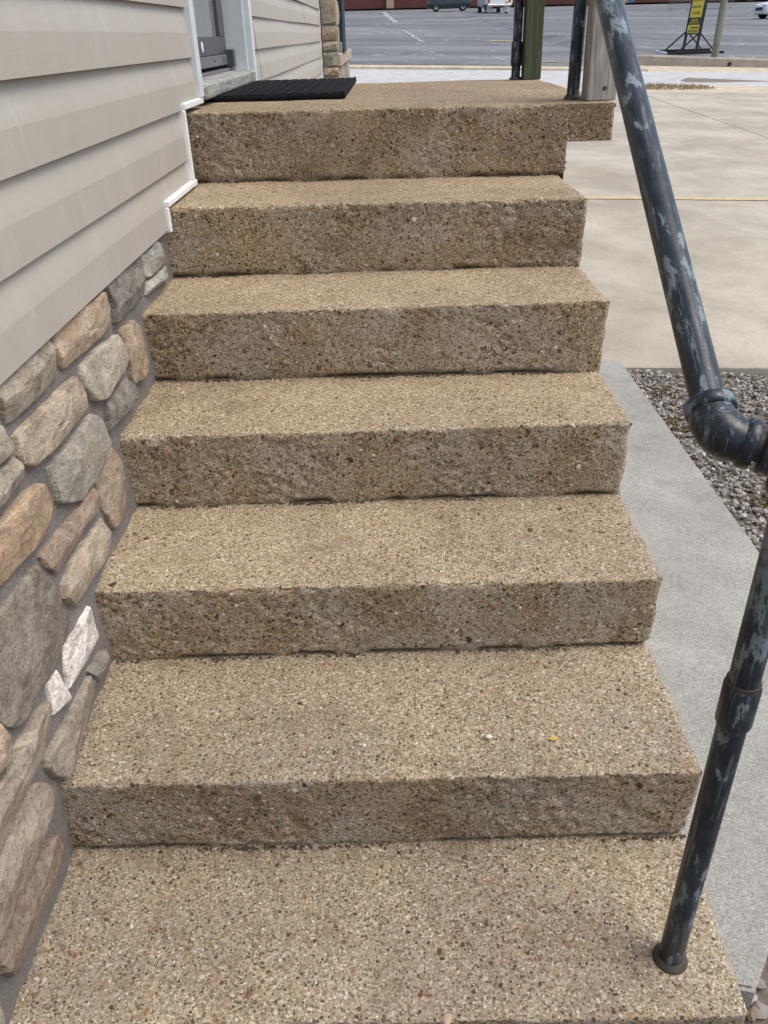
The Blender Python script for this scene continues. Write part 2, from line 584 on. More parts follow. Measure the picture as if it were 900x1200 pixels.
# --- street, verge, kerbs
st = tag(sheet('street', lin(-60, 60, 41), [18.6, 19.5, 21.5, 22.9], lambda x, y: zp(x, y) - .02, M['street']), kind='structure')
tag(sheet('verge', lin(-60, 60, 61), [16.92, 17.2, 17.6, 18.2, 18.61], lambda x, y: zp(x, y) - .012 + .02 * math.sin(x * 1.3 + y), M['kerb']), kind='structure')
V, Fc = [], []
def kerb(name, xs_, y0f, y1f, h, mat, top=None):
    V = []
    for x in xs_:
        y0, y1 = y0f(x), y1f(x)
        b = zp(x, y0) - .2
        t0 = (zp(x, y0) + h) if top is None else top(x)
        V += [(x, y0, b), (x, y0, t0 - .03), (x, y0 + .03, t0), (x, y1, t0 + .004), (x, y1, b)]
    Fc = []
    for i in range(len(xs_) - 1):
        for k in range(4):
            a = i * 5 + k
            Fc.append((a, a + 5, a + 6, a + 1))
    Fc.append((0, 1, 2, 3, 4)); n = len(V)
    Fc.append((n - 1, n - 2, n - 3, n - 4, n - 5))
    return from_data(name, V, Fc, mat)
tag(kerb('kerb', lin(-60, 6.3, 40), lambda x: 22.88, lambda x: 23.62, .055, M['kerb']), kind='structure')
tag(sheet('gutter_verge', lin(5.9, 60, 30), [22.7, 23.3, 24.2, 25.6], lambda x, y: zp(x, min(y, wall_y(x) + .1)) + (.012 if y > 22.8 else -.03), M['kerb']), kind='structure')
rw = kerb('retaining_wall', lin(6.32, 40, 30), lambda x: wall_y(x), lambda x: wall_y(x) + .28, .3, M['wall_conc'], top=lambda x: .545 - .0555 * (min(x, 26) - 6.65))
tag(rw, 'low tan concrete retaining wall along the far side of the street', 'retaining wall')
# weep hole in the wall
wx = 8.95
wv, wf = sweep_data([(wx, wall_y(wx) - .012, .27), (wx, wall_y(wx) + .02, .27)], [.055, .055], 12)
ho = from_data('weep_hole', wv, wf, M['door_black'], rw)

# --- dead grass tuft islands on the verge
def tufts(name, cx, cy, rx_, ry_, n, seed, h=.10):
    r = random.Random(seed)
    V, Fc = [], []
    for i in range(n):
        a, q = r.uniform(0, 6.283), math.sqrt(r.random())
        x, y = cx + math.cos(a) * q * rx_, cy + math.sin(a) * q * ry_
        z = zp(x, y)
        a = r.uniform(0, 3.14); w = .012; hh = h * r.uniform(.4, 1.2)
        lx, ly = r.uniform(-.08, .08), r.uniform(-.08, .08)
        k = len(V)
        V += [(x - w * math.cos(a), y - w * math.sin(a), z), (x + w * math.cos(a), y + w * math.sin(a), z), (x + lx, y + ly, z + hh)]
        Fc.append((k, k + 1, k + 2))
    return from_data(name, V, Fc, M['dry_grass'])
M['dry_grass'] = plain('dry_grass', (.26, .20, .11), .9, var=.35, scale=40)
tag(tufts('dry_grass', 5.0, 17.9, 1.3, .55, 1100, 3, .06), 'dry tan grass patch growing between the lot and the street', 'grass', kind='stuff')

# --- asphalt lot, rising to the brick building
def asheet():
    xs_ = lin(-70, 4, 30) + [5.0, 5.7, 6.0, 6.15, 6.3, 6.45, 6.6, 7.2, 8.2] + lin(10, 90, 33)
    V, Fc = [], []
    ts = [0, .02, .05, .1, .2, .35, .55, .8, 1.0, 1.08]
    for t in ts:
        for x in xs_:
            y = yn(x) + (YF - yn(x)) * t
            V.append((x, y, zA(x, y)))
    n = len(xs_)
    for j in range(len(ts) - 1):
        for i in range(n - 1):
            Fc.append((j * n + i, j * n + i + 1, (j + 1) * n + i + 1, (j + 1) * n + i))
    return from_data('asphalt_lot', V, Fc, M['asphalt'])
alot = tag(asheet(), kind='structure')
# pale sealed cracks and worn yellow bay marks on the asphalt
M['crack'] = plain('pale_crack_filler', (.31, .325, .33), .9, var=.2, scale=3)
def ribbon(name, pts, w, mat, parent, lift=.012, seed=0):
    r = random.Random(seed)
    P = []
    for i in range(len(pts) - 1):
        for k in range(8):
            t = k / 8
            P.append((pts[i][0] * (1 - t) + pts[i + 1][0] * t + r.uniform(-1, 1) * w * 1.2, pts[i][1] * (1 - t) + pts[i + 1][1] * t + r.uniform(-1, 1) * w))
    P.append(pts[-1])
    V = []
    for i, p in enumerate(P):
        q = P[min(i + 1, len(P) - 1)]; o = P[max(i - 1, 0)]
        dx, dy = q[0] - o[0], q[1] - o[1]
        l = math.hypot(dx, dy) or 1
        ww = w * r.uniform(.4, 1.2)
        for s in (-1, 1):
            x, y = p[0] - s * dy / l * ww, p[1] + s * dx / l * ww
            V.append((x, y, zA(x, y) + lift))
    Fc = [(2 * i + 1, 2 * i, 2 * i + 2, 2 * i + 3) for i in range(len(P) - 1)]
    return from_data(name, V, Fc, mat, parent)
for k, (pts, w) in enumerate([
        ([(-.3, 96), (.0, 74), (.4, 60)], .22), ([(-3, 61), (1, 60), (6, 58)], .10), ([(.6, 47), (.8, 41), (1.1, 35)], .07),
        ([(3.3, 38), (3.6, 36), (3.9, 33)], .05), ([(-3, 66), (8, 66), (18, 63)], .12), ([(6, 33), (7.6, 31.5), (9.4, 31)], .05),
        ([(8.6, 36), (10.2, 33.8), (11.4, 33.2)], .06), ([(11.0, 29.6), (11.9, 28.4), (12.6, 27.2)], .05), ([(11.6, 33), (13, 31.6), (14.2, 31.6)], .06),
        ([(5.9, 40), (7.0, 38), (7.6, 36)], .05), ([(9.5, 43), (12, 42), (15, 41)], .07), ([(2.2, 30), (4.2, 31), (5.6, 34)], .04)]):
    ribbon('sealed_crack', pts, w, M['crack'], alot, seed=k)
M['worn_yellow'] = plain('worn_yellow_paint', (.42, .33, .14), .9, var=.3, scale=2)
for k, (pts, w) in enumerate([([(3.9, 36.6), (4.6, 36.1), (5.2, 36.4)], .28), ([(3.9, 25.0), (4.3, 24.7), (4.9, 24.6)], .12)]):
    ribbon('worn_paint_mark', pts, w, M['worn_yellow'], alot, .016, 50 + k)

# --- brick building across the lot
def brick_mat():
    t = NT('dark_red_brick')
    mp = t.n('Mapping', inp={'Vector': t.n('NewGeometry').outputs['Position'], 'Rotation': (R(90), 0, 0), 'Scale': (1, 1, 1)})
    b = t.n('TexBrick', inp={'Vector': mp.outputs[0], 'Scale': 4.5, 'Color1': (.105, .03, .022, 1), 'Color2': (.075, .022, .018, 1), 'Mortar': (.12, .075, .06, 1), 'Mortar Size': .012})
    return t.out(b.outputs[0], .9)
M['brick'] = brick_mat()
M['pier'] = plain('tan_cast_stone', (.30, .235, .18), .85, var=.15, scale=3)
M['concrete_pale'] = plain('pale_walk_concrete', (.46, .40, .32), .9, var=.1, scale=1)
bb = tag(empty('brick_building', (0, YF + 4, 3.3)), 'dark red brick building with tan stone piers across the asphalt lot', 'building')
def bpart(name, lo, hi, mat, parent=bb, bevel=0):
    o = box(name, lo, hi, mat, parent, bevel)
    o.matrix_parent_inverse = Matrix.Translation((0, -(YF + 4), -3.3))
    return o
bpart('wall', (-60, YF + 4, 1.5), (75, YF + 20, 8.2), M['brick'])
bpart('parapet', (-60.3, YF + 3.7, 8.2), (75.3, YF + 20.3, 8.7), M['pier'])
for x in (-27, -13, .55, 14.5, 28.5, 43, 57):
    pr = bpart('pier', (x - .45, YF + 3.6, 1.5), (x + .45, YF + 3.99, 7.8), M['pier'], bevel=.03)
for k, x in enumerate((-20, -6, 7.5, 21.5, 36, 50)):
    w = bpart('window', (x - 2, YF + 3.9, 5.0), (x + 2, YF + 3.99, 7.2), M['trim'])
    for s in (-1, 1):
        g = box('pane', (x + (s - 1) * .95 + .06 + (0 if s > 0 else 0), YF + 3.86, 5.1), (x + (s + 1) * .95 - .06, YF + 3.895, 7.1), M['car_glass'], w)
        g.matrix_parent_inverse = Matrix.Identity(4)
tag(sheet('pavement', lin(-60, 75, 20), [YF - 1.5, YF + 4.1], lambda x, y: zf(x) + .12, M['concrete_pale']), kind='structure')

# ================================================================== vehicles
def paint(name, c, rough=.25):
    t = NT(name)
    t.p.inputs['Coat Weight'].default_value = .6
    return t.out(c, rough)
M['paint_dark'] = paint('dark_green_black_paint', (.016, .024, .027))
M['paint_white'] = paint('white_vehicle_paint', (.72, .73, .72), .35)
M['tyre'] = plain('tyre_rubber', (.012, .012, .012), .85)
M['rim'] = plain('alloy_rim', (.30, .31, .32), .35, .8)
M['lamp_red'] = plain('tail_lamp_red', (.35, .02, .015), .3)
M['lamp_clear'] = plain('head_lamp_clear', (.65, .66, .66), .15)
M['black_trim'] = plain('black_plastic', (.015, .015, .016), .6)
M['chrome'] = plain('plated_trim', (.55, .55, .56), .2, .9)

def wheel(parent, x, y, r, side):
    """axis along local y"""
    prof = [(.0, .62), (.02, .80), (.03, .97), (.06, 1.0), (.19, 1.0), (.22, .97), (.23, .8), (.23, .62)]
    n = 20
    V, Fc = [], []
    for (d, q) in prof:
        for k in range(n):
            a = 2 * math.pi * k / n
            V.append((x + math.cos(a) * r * q, y - side * d, r + math.sin(a) * r * q))
    m = len(prof)
    for i in range(m):
        for k in range(n):
            a, b = i * n + k, i * n + (k + 1) % n
            c, e = ((i + 1) % m) * n + (k + 1) % n, ((i + 1) % m) * n + k
            Fc.append((a, b, c, e))
    w = from_data('wheel', V, Fc, M['tyre'], parent, True)
    V, Fc = [(x, y - side * .03, r)], []
    for k in range(10):
        a0 = 2 * math.pi * k / 10
        for da, q, dd in ((-.13, .16, .02), (.13, .16, .02), (.10, .64, .012), (-.10, .64, .012)):
            V.append((x + math.cos(a0 + da) * r * q, y - side * dd, r + math.sin(a0 + da) * r * q))
        b = 1 + 4 * k
        Fc += [(b, b + 1, b + 2, b + 3), (0, b, b + 1)]
    k0 = len(V)
    for q, dd in ((.64, .0), (.56, .03), (.0, .06)):
        for k in range(20):
            a = 2 * math.pi * k / 20
            V.append((x + math.cos(a) * r * q, y - side * dd, r + math.sin(a) * r * q))
    for i in range(2):
        for k in range(20):
            a, b = k0 + i * 20 + k, k0 + i * 20 + (k + 1) % 20
            Fc.append((a, b, b + 20, a + 20))
    from_data('rim', V, Fc, M['rim'], w)
    return w

def loft_body(name, stations, mat, parent):
    """stations: (x, [(halfwidth, z), ...]) cross-sections bottom to top"""
    V, Fc = [], []
    m = len(stations[0][1])
    for x, sec in stations:
        for hw, z in sec: V.append((x, -hw, z))
        for hw, z in reversed(sec): V.append((x, hw, z))
    n = 2 * m
    for i in range(len(stations) - 1):
        for k in range(n):
            a, b = i * n + k, i * n + (k + 1) % n
            Fc.append((a, a + n, b + n, b))
    Fc.append(tuple(range(n))); L = (len(stations) - 1) * n
    Fc.append(tuple(range(L + n - 1, L - 1, -1)))
    o = from_data(name, V, Fc, mat, parent, True)
    md = o.modifiers.new('bevel', 'BEVEL'); md.width = .03; md.segments = 2; md.limit_method = 'ANGLE'
    return o

def suv(loc, rz, mat, label, name='parked_car'):
    e = tag(empty(name, loc, rz), label, 'car')
    S = lambda w, z0, z1, z2: [(w - .06, z0), (w, z0 + .12), (w + .01, z1), (w - .03, z2)]
    # body, front at -x
    loft_body('body', [(-2.15, S(.72, .32, .55, .72)), (-2.05, S(.82, .26, .6, .86)), (-1.6, S(.89, .24, .62, .96)), (-.85, S(.91, .22, .62, 1.04)),
                       (.2, S(.91, .22, .62, 1.06)), (1.4, S(.91, .22, .64, 1.10)), (1.95, S(.88, .26, .66, 1.12)), (2.12, S(.80, .34, .66, 1.0))], mat, e)
    G = lambda w0, w1, z0, z1: [(w0, z0), (w0 - .02, z0 + .05), (w1 + .03, z1 - .06), (w1, z1)]
    loft_body('greenhouse', [(-1.0, G(.84, .78, 1.0, 1.06)), (-.25, G(.86, .66, 1.03, 1.60)), (.4, G(.86, .68, 1.05, 1.66)), (1.3, G(.86, .66, 1.08, 1.62)), (1.95, G(.82, .60, 1.08, 1.30))], M['car_glass'], e)
    boxes('roof', [((-.15, -.64, 1.62), (1.35, .64, 1.67))], mat, e, .02)
    for s in (-1, 1):
        for x in (-1.32, 1.28): wheel(e, x, s * .93, .36, s)
        box('headlight', (-2.13, s * .52 - .18, .72), (-1.86, s * .52 + .2, .86), M['lamp_clear'], e, .03)
        box('tail_light', (1.92, s * .72 - .14, .86), (2.12, s * .72 + .14, 1.04), M['lamp_red'], e, .03)
        box('mirror', (-.72, s * .98 - .1, 1.05), (-.58, s * .98 + .1, 1.2), mat, e, .03)
        for x in (-.28, .72): box('door_handle', (x - .1, s * .925 - .02, .90), (x + .1, s * .925 + .02, .93), M['chrome'], e)
        box('sill_trim', (-.85, s * .90 - .03, .24), (.85, s * .90 + .03, .36), M['black_trim'], e, .01)
    box('grille', (-2.17, -.45, .48), (-2.10, .45, .68), M['black_trim'], e, .02)
    return e

def on(x, y): return (x, y, zA(x, y) + .012)
suv(on(6.2, 92.5), R(-2), M['paint_dark'], 'dark compact SUV parked side-on before the brick building')
suv(on(27.4, 64.3), R(8), M['paint_white'], 'white car cut off at the right edge of the picture')

def truck(loc, rz):
    e = tag(empty('service_truck', loc, rz), 'white service truck seen from behind, beside the green post', 'truck')
    # rear faces local -y
    boxes('bed', [((-1.0, .0, .62), (1.0, 2.6, 1.75))], M['paint_white'], e, .03)
    for s in (-1, 1):
        box('side_box', (s * 1.0, .1, .70), (s * 1.16, 2.5, 1.7), M['paint_white'], e, .02)
    boxes('cab', [((-.95, 2.75, .55), (.95, 4.4, 2.1)), ((-.92, 4.4, .55), (.92, 5.6, 1.25))], M['paint_white'], e, .08)
    box('rear_window', (-.7, 2.72, 1.5), (.7, 2.745, 1.98), M['car_glass'], e)
    box('bumper', (-1.02, -.22, .50), (1.02, -.02, .66), M['chrome'], e, .02)
    box('licence_plate', (.45, -.25, .68), (.78, -.225, .84), M['line'], e)
    for s in (-1, 1):
        box('tail_light', (s * .9 - .08, -.05, .80), (s * .9 + .08, -.005, 1.05), M['lamp_red'], e)
        box('mud_flap', (s * .72 - .26, .48, .10), (s * .72 + .26, .50, .62), M['trim'], e)
    bm = bmesh.new()
    add_box(bm, (0, 2.6, .5), (.7, 5.4, .16))
    bm_obj('chassis', bm, M['black_trim'], e)
    # wheels: axis along x -> build in a turned empty-free way
    for s in (-1, 1):
        for yy in (1.0, 4.7):
            n = 20
            V, Fc = [], []
            for (dd, q) in ((0, .6), (.01, .97), (.04, 1), (.22, 1), (.25, .97), (.26, .6)):
                for k in range(n):
                    a = 2 * math.pi * k / n
                    V.append((s * (.98 - dd), yy + math.cos(a) * .38 * q, .38 + math.sin(a) * .38 * q))
            for i in range(5):
                for k in range(n):
                    a, b = i * n + k, i * n + (k + 1) % n
                    Fc.append((a, b, b + n, a + n))
            w = from_data('wheel', V, Fc, M['tyre'], e, True)
            v, f = sweep_data([(s * .96, yy, .38), (s * .93, yy, .38), (s * .75, yy, .38)], [.12, .235, .235], 16)
            from_data('rim', v, f, M['rim'], w)
    return e
truck(on(9.55, 80.3), R(4))

# bins by the brick building
def bin_(x, y, label):
    e = tag(empty('waste_bin', (x, y, zf(x) + .12)), label, 'bin')
    V = []
    for (z, w) in ((.1, .24), (.98, .31), (1.0, .33), (1.04, .33)):
        V += [(-w, -w, z), (w, -w, z), (w, w, z), (-w, w, z)]
    Fc = [(3, 2, 1, 0), (12, 13, 14, 15)]
    for i in range(3):
        for k in range(4):
            a, b = i * 4 + k, i * 4 + (k + 1) % 4
            Fc.append((a, b, b + 4, a + 4))
    from_data('body', V, Fc, M['blue'], e)
    box('lid', (-.35, -.37, 1.04), (.35, .36, 1.10), M['blue'], e, .03)
    for s in (-1, 1):
        v, f = sweep_data([(s * .2, .24, .1), (s * .26, .24, .1)], [.1, .1], 14)
        from_data('wheel', v, f, M['tyre'], e)
M['blue'] = plain('blue_plastic', (.03, .12, .28), .5)
bin_(18.2, YF + 2.0, 'blue waste bin by the brick wall, seen between the two wooden posts')
bin_(28.6, YF + 2.0, 'blue waste bin by the brick wall, right of the slanting handrail')

# crowd barriers
M['galv'] = plain('galvanised_steel', (.36, .38, .39), .4, .7, var=.1)
def barrier(x, y, rz, label):
    e = tag(empty('crowd_barrier', on(x, y), rz), label, 'barrier', 'steel barriers on the asphalt lot')
    v, f = sweep_data([(-1.1, 0, .2), (-1.1, 0, 1.05), (-1.05, 0, 1.1), (1.05, 0, 1.1), (1.1, 0, 1.05), (1.1, 0, .2), (-1.1, 0, .2)], .022, 8)
    from_data('frame', v, f, M['galv'], e, True)
    for k in range(13):
        xx = -.95 + k * .158
        v, f = sweep_data([(xx, 0, .2), (xx, 0, 1.1)], .010, 6)
        from_data('bar', v, f, M['galv'], e, True)
    for xx in (-.85, .85):
        v, f = sweep_data([(xx, -.3, .02), (xx, -.25, .04), (xx, 0, .21), (xx, .25, .04), (xx, .3, .02)], .018, 6)
        from_data('foot', v, f, M['galv'], e, True)
barrier(26.0, 83.5, R(12), 'steel crowd barrier left of the yellow sign board')
barrier(28.3, 80.4, R(-24), 'steel crowd barrier right behind the yellow sign board')

# wooden utility pole
pole = tag(empty('utility_pole', on(8.63, 24.78)), 'weathered wooden pole standing behind the retaining wall', 'pole')
sweep('pole_shaft', [(0, 0, -.4), (0, 0, 0), (.02, 0, 1.5), (.05, .02, 3.2), (.08, .03, 4.6)], [.105, .10, .092, .085, .08], M['wood_pole'], pole, 14)
box('pole_cap', (-.02, -.08, 4.6), (.18, .12, 4.63), M['galv'], pole, .01)

# message sign on skids
M['sign_yellow'] = plain('yellow_sign_face', (.92, .66, .03), .5, var=.05, scale=3)
M['sign_black'] = plain('black_sign_frame', (.010, .011, .013), .5)
sx, sy = 8.42, 25.75
sg = tag(empty('sign_board', (sx, sy, zA(sx, sy) + .01)), 'yellow message board in a black frame on skids behind the retaining wall', 'sign')
W2 = 1.15
ang = R(90)
ux, uy = math.cos(ang), math.sin(ang)      # panel runs away from the street
def Q(a, b, z):
    b = b + .07 * z
    return (ux * a + uy * b, uy * a - ux * b, z)   # a along panel, b out of its face to the right
def bar(name, p, q, r, mat, parent=sg):
    v, f = sweep_data([p, q], r, 4)
    return from_data(name, v, f, mat, parent)
dzr = zA(sx + ux * W2, sy + uy * W2) - zA(sx, sy)
for a, dz in ((0, 0), (W2, dzr)):
    bar('skid', Q(a, -.82, .05 + dz), Q(a, .8, .05 + dz), .05, M['sign_black'])
    bar('upright', Q(a, 0, .05 + dz), Q(a, 0, 1.72 + dz * .5), .045, M['sign_black'])
    for s in (-1, 1): bar('brace', Q(a, s * .52, .08 + dz), Q(a, 0, .55 + dz), .024, M['sign_black'])
bar('hitch_bar', Q(0, -.82, .06), Q(W2, -.82, .06 + dzr), .035, M['trim'])
def panel(name, a0, a1, z0, z1, out, mat, parent=sg, th=.01):
    V = []
    for b in (-out, -out + th):
        V += [Q(a0, b, z0), Q(a1, b, z0), Q(a1, b, z1), Q(a0, b, z1)]
    Fc = [(3, 2, 1, 0), (4, 5, 6, 7)] + [(k, (k + 1) % 4, 4 + (k + 1) % 4, 4 + k) for k in range(4)]
    return from_data(name, V, Fc, mat, parent)
face = panel('sign_face', .05, W2 - .05, .50, 1.68, .02, M['sign_black'], th=.05)
for z0, z1 in ((1.46, 1.64), (.92, 1.44), (.54, .74)):
    panel('yellow_panel', .08, W2 - .08, z0, z1, .026, M['sign_yellow'], face, .004)
lr = random.Random(4)
for zc, h, cols, mat in ((1.55, .05, 7, 'sign_black'), (1.34, .04, 6, 'sign_black'), (1.18, .04, 7, 'sign_black'), (1.03, .04, 5, 'sign_black'),
                         (.85, .04, 7, 'sign_yellow'), (.79, .02, 8, 'sign_yellow'), (.67, .03, 9, 'sign_black'), (.59, .03, 8, 'sign_black')):
    st_ = .2 if cols > 5 else .32
    lst = []
    for k in range(cols):
        if lr.random() < .15: continue
        a = st_ + (W2 - 2 * st_) * k / (cols - 1)
        V = []
        for b in (-.0315, -.0275):
            V += [Q(a - .026, b, zc - h * .75), Q(a + .026, b, zc - h * .75), Q(a + .026, b, zc + h * .75), Q(a - .026, b, zc + h * .75)]
        lst.append((V, [(3, 2, 1, 0), (4, 5, 6, 7)] + [(i, (i + 1) % 4, 4 + (i + 1) % 4, 4 + i) for i in range(4)]))
    V, Fc = merge(lst)
    tag(from_data('lettering', V, Fc, M[mat], face), kind='stuff')

# ================================================================== stairs
YL = [0.0, .2969, .5981, .902, 1.208, 1.5225, 1.9067]
ZL = [-.008, .1801, .3637, .5428, .7137, .8926, 1.0808]
YR = [0.0019, .2988, .6128, .9263, 1.209, 1.5176, 1.8866]
ZR = [-.0027, .1778, .3525, .5369, .7158, .8888, 1.0774]
X0 = -1.138
TINT = [(.98, .98, 1.04), (1.0, .99, 1.03), (1.05, 1.03, 1.04), (1.07, 1.04, 1.03), (1.07, 1.04, 1.03), (1.05, 1.01, 1.0), (.96, .91, .89)]

def disp(P, nz, edge, low):
    """outward displacement (m); nz 1 on treads, 0 on risers; edge 1 at the nosing; low 1 at riser foot"""
    w = 1 - nz
    d = .0050 * (fbm(P * 7, 2, 1) - .5) + .0012 * (fbm(P * 45, 2, 5) - .5)
    zone = sstep(.46, .62, fbm(P * 7, 2, 21))
    d -= (.0026 * w + .0008) * sstep(.60, .74, vnoise(P * 62, 11)) * zone
    d -= (.0020 * w + .0006) * sstep(.60, .72, vnoise(P * 125, 31)) * (.35 + .65 * zone)
    chip = sstep(.66, .84, vnoise(P * np.array([22., 20., 20.]), 51)) + .7 * sstep(.66, .8, vnoise(P * np.array([70., 60., 60.]), 61)) * (.3 + .7 * zone)
    d -= .0052 * edge * chip
    d -= low * (.002 + .022 * sstep(.42, .66, fbm(P * np.array([13., 5., 5.]), 3, 71)))
    return d

def profile(y0, y1, zt, zb, bat, L, rad=.006):
    """points (y,z), normals, weights along back-of-tread -> nosing -> riser foot"""
    pts = []
    nt = max(8, int(abs(y1 - y0) / (.0060 if y1 - y0 < .6 else .011)))
    for k in range(nt):
        t = k / (nt - 1)
        y = y1 + (y0 + rad - y1) * t
        pts.append((y, zt, 0, 1, 1.0, max(0, 1 - (y - y0) / .02), 0))
    for k in range(1, 5):
        a = math.pi / 2 * k / 5
        pts.append((y0 + rad - math.sin(a) * rad, zt - rad + math.cos(a) * rad, -math.sin(a), math.cos(a), math.cos(a), 1.0, 0))
    nr = max(6, int((zt - zb) / .0046))
    for k in range(nr):
        t = k / (nr - 1)
        z = zt - rad + (zb - zt + rad) * t
        pts.append((y0 + bat * t, z, -1, 0, 0.0, max(0, 1 - (zt - z) / .02), max(0, 1 - (z - zb) / .016) if L else 0))
    return pts

stairs = tag(empty('concrete_stairs', (-.55, 0, -.15)), 'tan exposed aggregate concrete stairs climbing to the landing beside the house', 'stairs')
INV = Matrix.Translation((.55, 0, .15))
pebs = []

def step_mesh(name, xa, xb, yl, yr, bl, br, zl, zr, zbl, zbr, tint, ground, foot=True, right_side=True, closed=False, rc=1.0, notch=None):
    nx = int((xb - xa) / .0056) + 1
    PL = np.array(profile(yl, bl, zl, zbl, .013, foot))
    PR = np.array(profile(yr, br, zr, zbr, .011, foot))
    n = min(len(PL), len(PR))
    if len(PL) != len(PR):
        def resamp(A, n):
            s = np.linspace(0, len(A) - 1, n); i = np.minimum(s.astype(int), len(A) - 2); f = (s - i)[:, None]
            return A[i] * (1 - f) + A[i + 1] * f
        PL, PR = resamp(PL, n), resamp(PR, n)
    X = np.linspace(xa, xb, nx)
    if notch: X = np.concatenate([np.arange(xa, notch[0], .0056), [notch[0], notch[0] + .0003], np.arange(notch[0] + .004, xb, .0056), [xb]]); nx = len(X)
    U = ((X + 1.085) / 1.085)[:, None, None]
    A = PL[None] * (1 - U) + PR[None] * U                    # nx, n, 7
    G = np.zeros((nx, n, 3))
    G[:, :, 0] = X[:, None]; G[:, :, 1] = A[:, :, 0]; G[:, :, 2] = A[:, :, 1]
    if notch:
        far = (X > notch[0] + .0001)[:, None]
        ris = far & (A[:, :, 4] < .999)
        zt = A[:, :1, 1]
        zbm = A[:, -1:, 1]
        nz_ = zt - (zt - G[:, :, 2]) * notch[1] / (zt - zbm)
        G[:, :, 2] = np.where(ris, nz_, G[:, :, 2])
        A[:, :, 6] = np.where(far, 0, A[:, :, 6])
        A[:, :, 5] = np.where(ris, np.clip(1 - (zt - G[:, :, 2]) / .02, 0, 1), A[:, :, 5])
    flat = G.reshape(-1, 3)
    B = A.reshape(-1, 7)
    dd = disp(flat, B[:, 4], np.clip(B[:, 5], 0, 1) ** 2, np.clip(B[:, 6], 0, 1))
    nrm = np.stack([np.zeros(len(B)), B[:, 2], B[:, 3]], 1)
    # round and chip the outer right corner
    cr = rc * np.clip(1 - (xb - flat[:, 0]) / .014, 0, 1)
    wob = vnoise(flat * np.array([8., 40., 40.]), 81)
    out = flat + nrm * (dd - .006 * cr * cr * (1 + wob))[:, None]
    out[:, 0] -= cr * (.010 * (fbm(flat * np.array([2., 35., 35.]), 2, 91) - .25)) * (1 if right_side else 0)
    V = [tuple(v) for v in out]
    Fc = []
    mats = []
    nzc = B[:, 4].reshape(nx, n)
    for i in range(nx - 1):
        for j in range(n - 1):
            a = i * n + j
            Fc.append((a, a + 1, a + n + 1, a + n))
            mats.append(0 if nzc[i, j + 1] > .55 else 1)
    # right side wall down to the ground, left side and back close the block
    R_ = [(nx - 1) * n + j for j in range(n)]
    k = len(V)
    yb = V[R_[0]][1]; yf = V[R_[-1]][1]
    V += [(xb - .004, yf, ground), (xb - .004, yb, ground)]
    Fc.append(tuple(R_ + [k, k + 1])); mats.append(1)
    k2 = len(V)
    L_ = [j for j in range(n)]
    V += [(xa, V[L_[-1]][1], ground), (xa, V[L_[0]][1], ground)]
    Fc.append(tuple(L_[::-1] + [k2 + 1, k2])); mats.append(1)
    bk = [i * n for i in range(nx)]
    Fc.append(tuple(bk + [k + 1, k2 + 1])); mats.append(1)
    if closed:
        fr = [i * n + n - 1 for i in range(nx)][::-1]
        Fc.append(tuple(fr + [k2, k])); mats.append(1)
        Fc.append((k, k2, k2 + 1, k + 1)); mats.append(1)
    if notch:
        m_ = len(V); zu = ZR[6] - notch[1]
        yfr = V[R_[-1]][1]
        V += [(notch[0], yfr + .004, -.26), (notch[0], 3.25, -.26), (notch[0], 3.25, zu), (notch[0], yfr + .004, zu), (xb - .004, 3.25, zu), (xb - .004, yfr + .002, zu)]
        Fc += [(m_, m_ + 1, m_ + 2, m_ + 3), (m_ + 3, m_ + 2, m_ + 4, m_ + 5)]; mats += [1, 1]
    me = bpy.data.meshes.new(name)
    me.from_pydata(V, [], Fc)
    me.materials.append(M['tread']); me.materials.append(M['riser'])
    me.polygons.foreach_set('material_index', mats)
    sm = [True] * len(Fc)
    for q in range(1, 4 + (2 if closed or notch else 0)): sm[-q] = False
    me.polygons.foreach_set('use_smooth', sm)
    me.update()
    o = bpy.data.objects.new(name, me)
    link(o, stairs); o.matrix_parent_inverse = INV
    o.color = (*tint, 1)
    # loose picks for embedded pebbles
    r = random.Random(int(zl * 1000) + 5)
    idx_r = np.where((B[:, 4] < .1) & (B[:, 6] <= 0))[0]
    idx_t = np.where(B[:, 4] > .98)[0]
    area = max(.2, (zl - zbl) / .18)
    for idx, cnt in ((idx_r, int(1500 * area * (xb - xa))), (idx_t, int(500 * (xb - xa) * min(2.0, abs(bl - yl) / .3)))):
        if len(idx) == 0: continue
        cl = fbm(flat[idx] * np.array([9., 9., 9.]), 2, 101)
        for q in range(cnt):
            i = r.randrange(len(idx))
            if cl[i] < r.uniform(.40, .66) or flat[idx[i], 0] > xb - .012: continue
            pebs.append((out[idx[i]], nrm[idx[i]], r.choice((.0014, .0018, .0022, .0026, .003, .0036, .0044) + ((.0055, .007) if r.random() < .12 else ()))))
    return o

for i in range(6):
    bl, br = YL[i + 1] + .035, YR[i + 1] + .035
    zb = (ZL[i - 1] - .004, ZR[i - 1] - .004) if i else (-.2, -.2)
    step_mesh('step', X0, 0.0, YL[i], YR[i], bl, br, ZL[i], ZR[i], zb[0], zb[1], TINT[i], -.26)
step_mesh('landing', X0, .142, YL[6], YR[6], 3.25, 3.25, ZL[6], ZR[6], ZL[5] - .004, ZR[5] - .004, TINT[6], ZR[6] - .1, notch=(.010, .1))

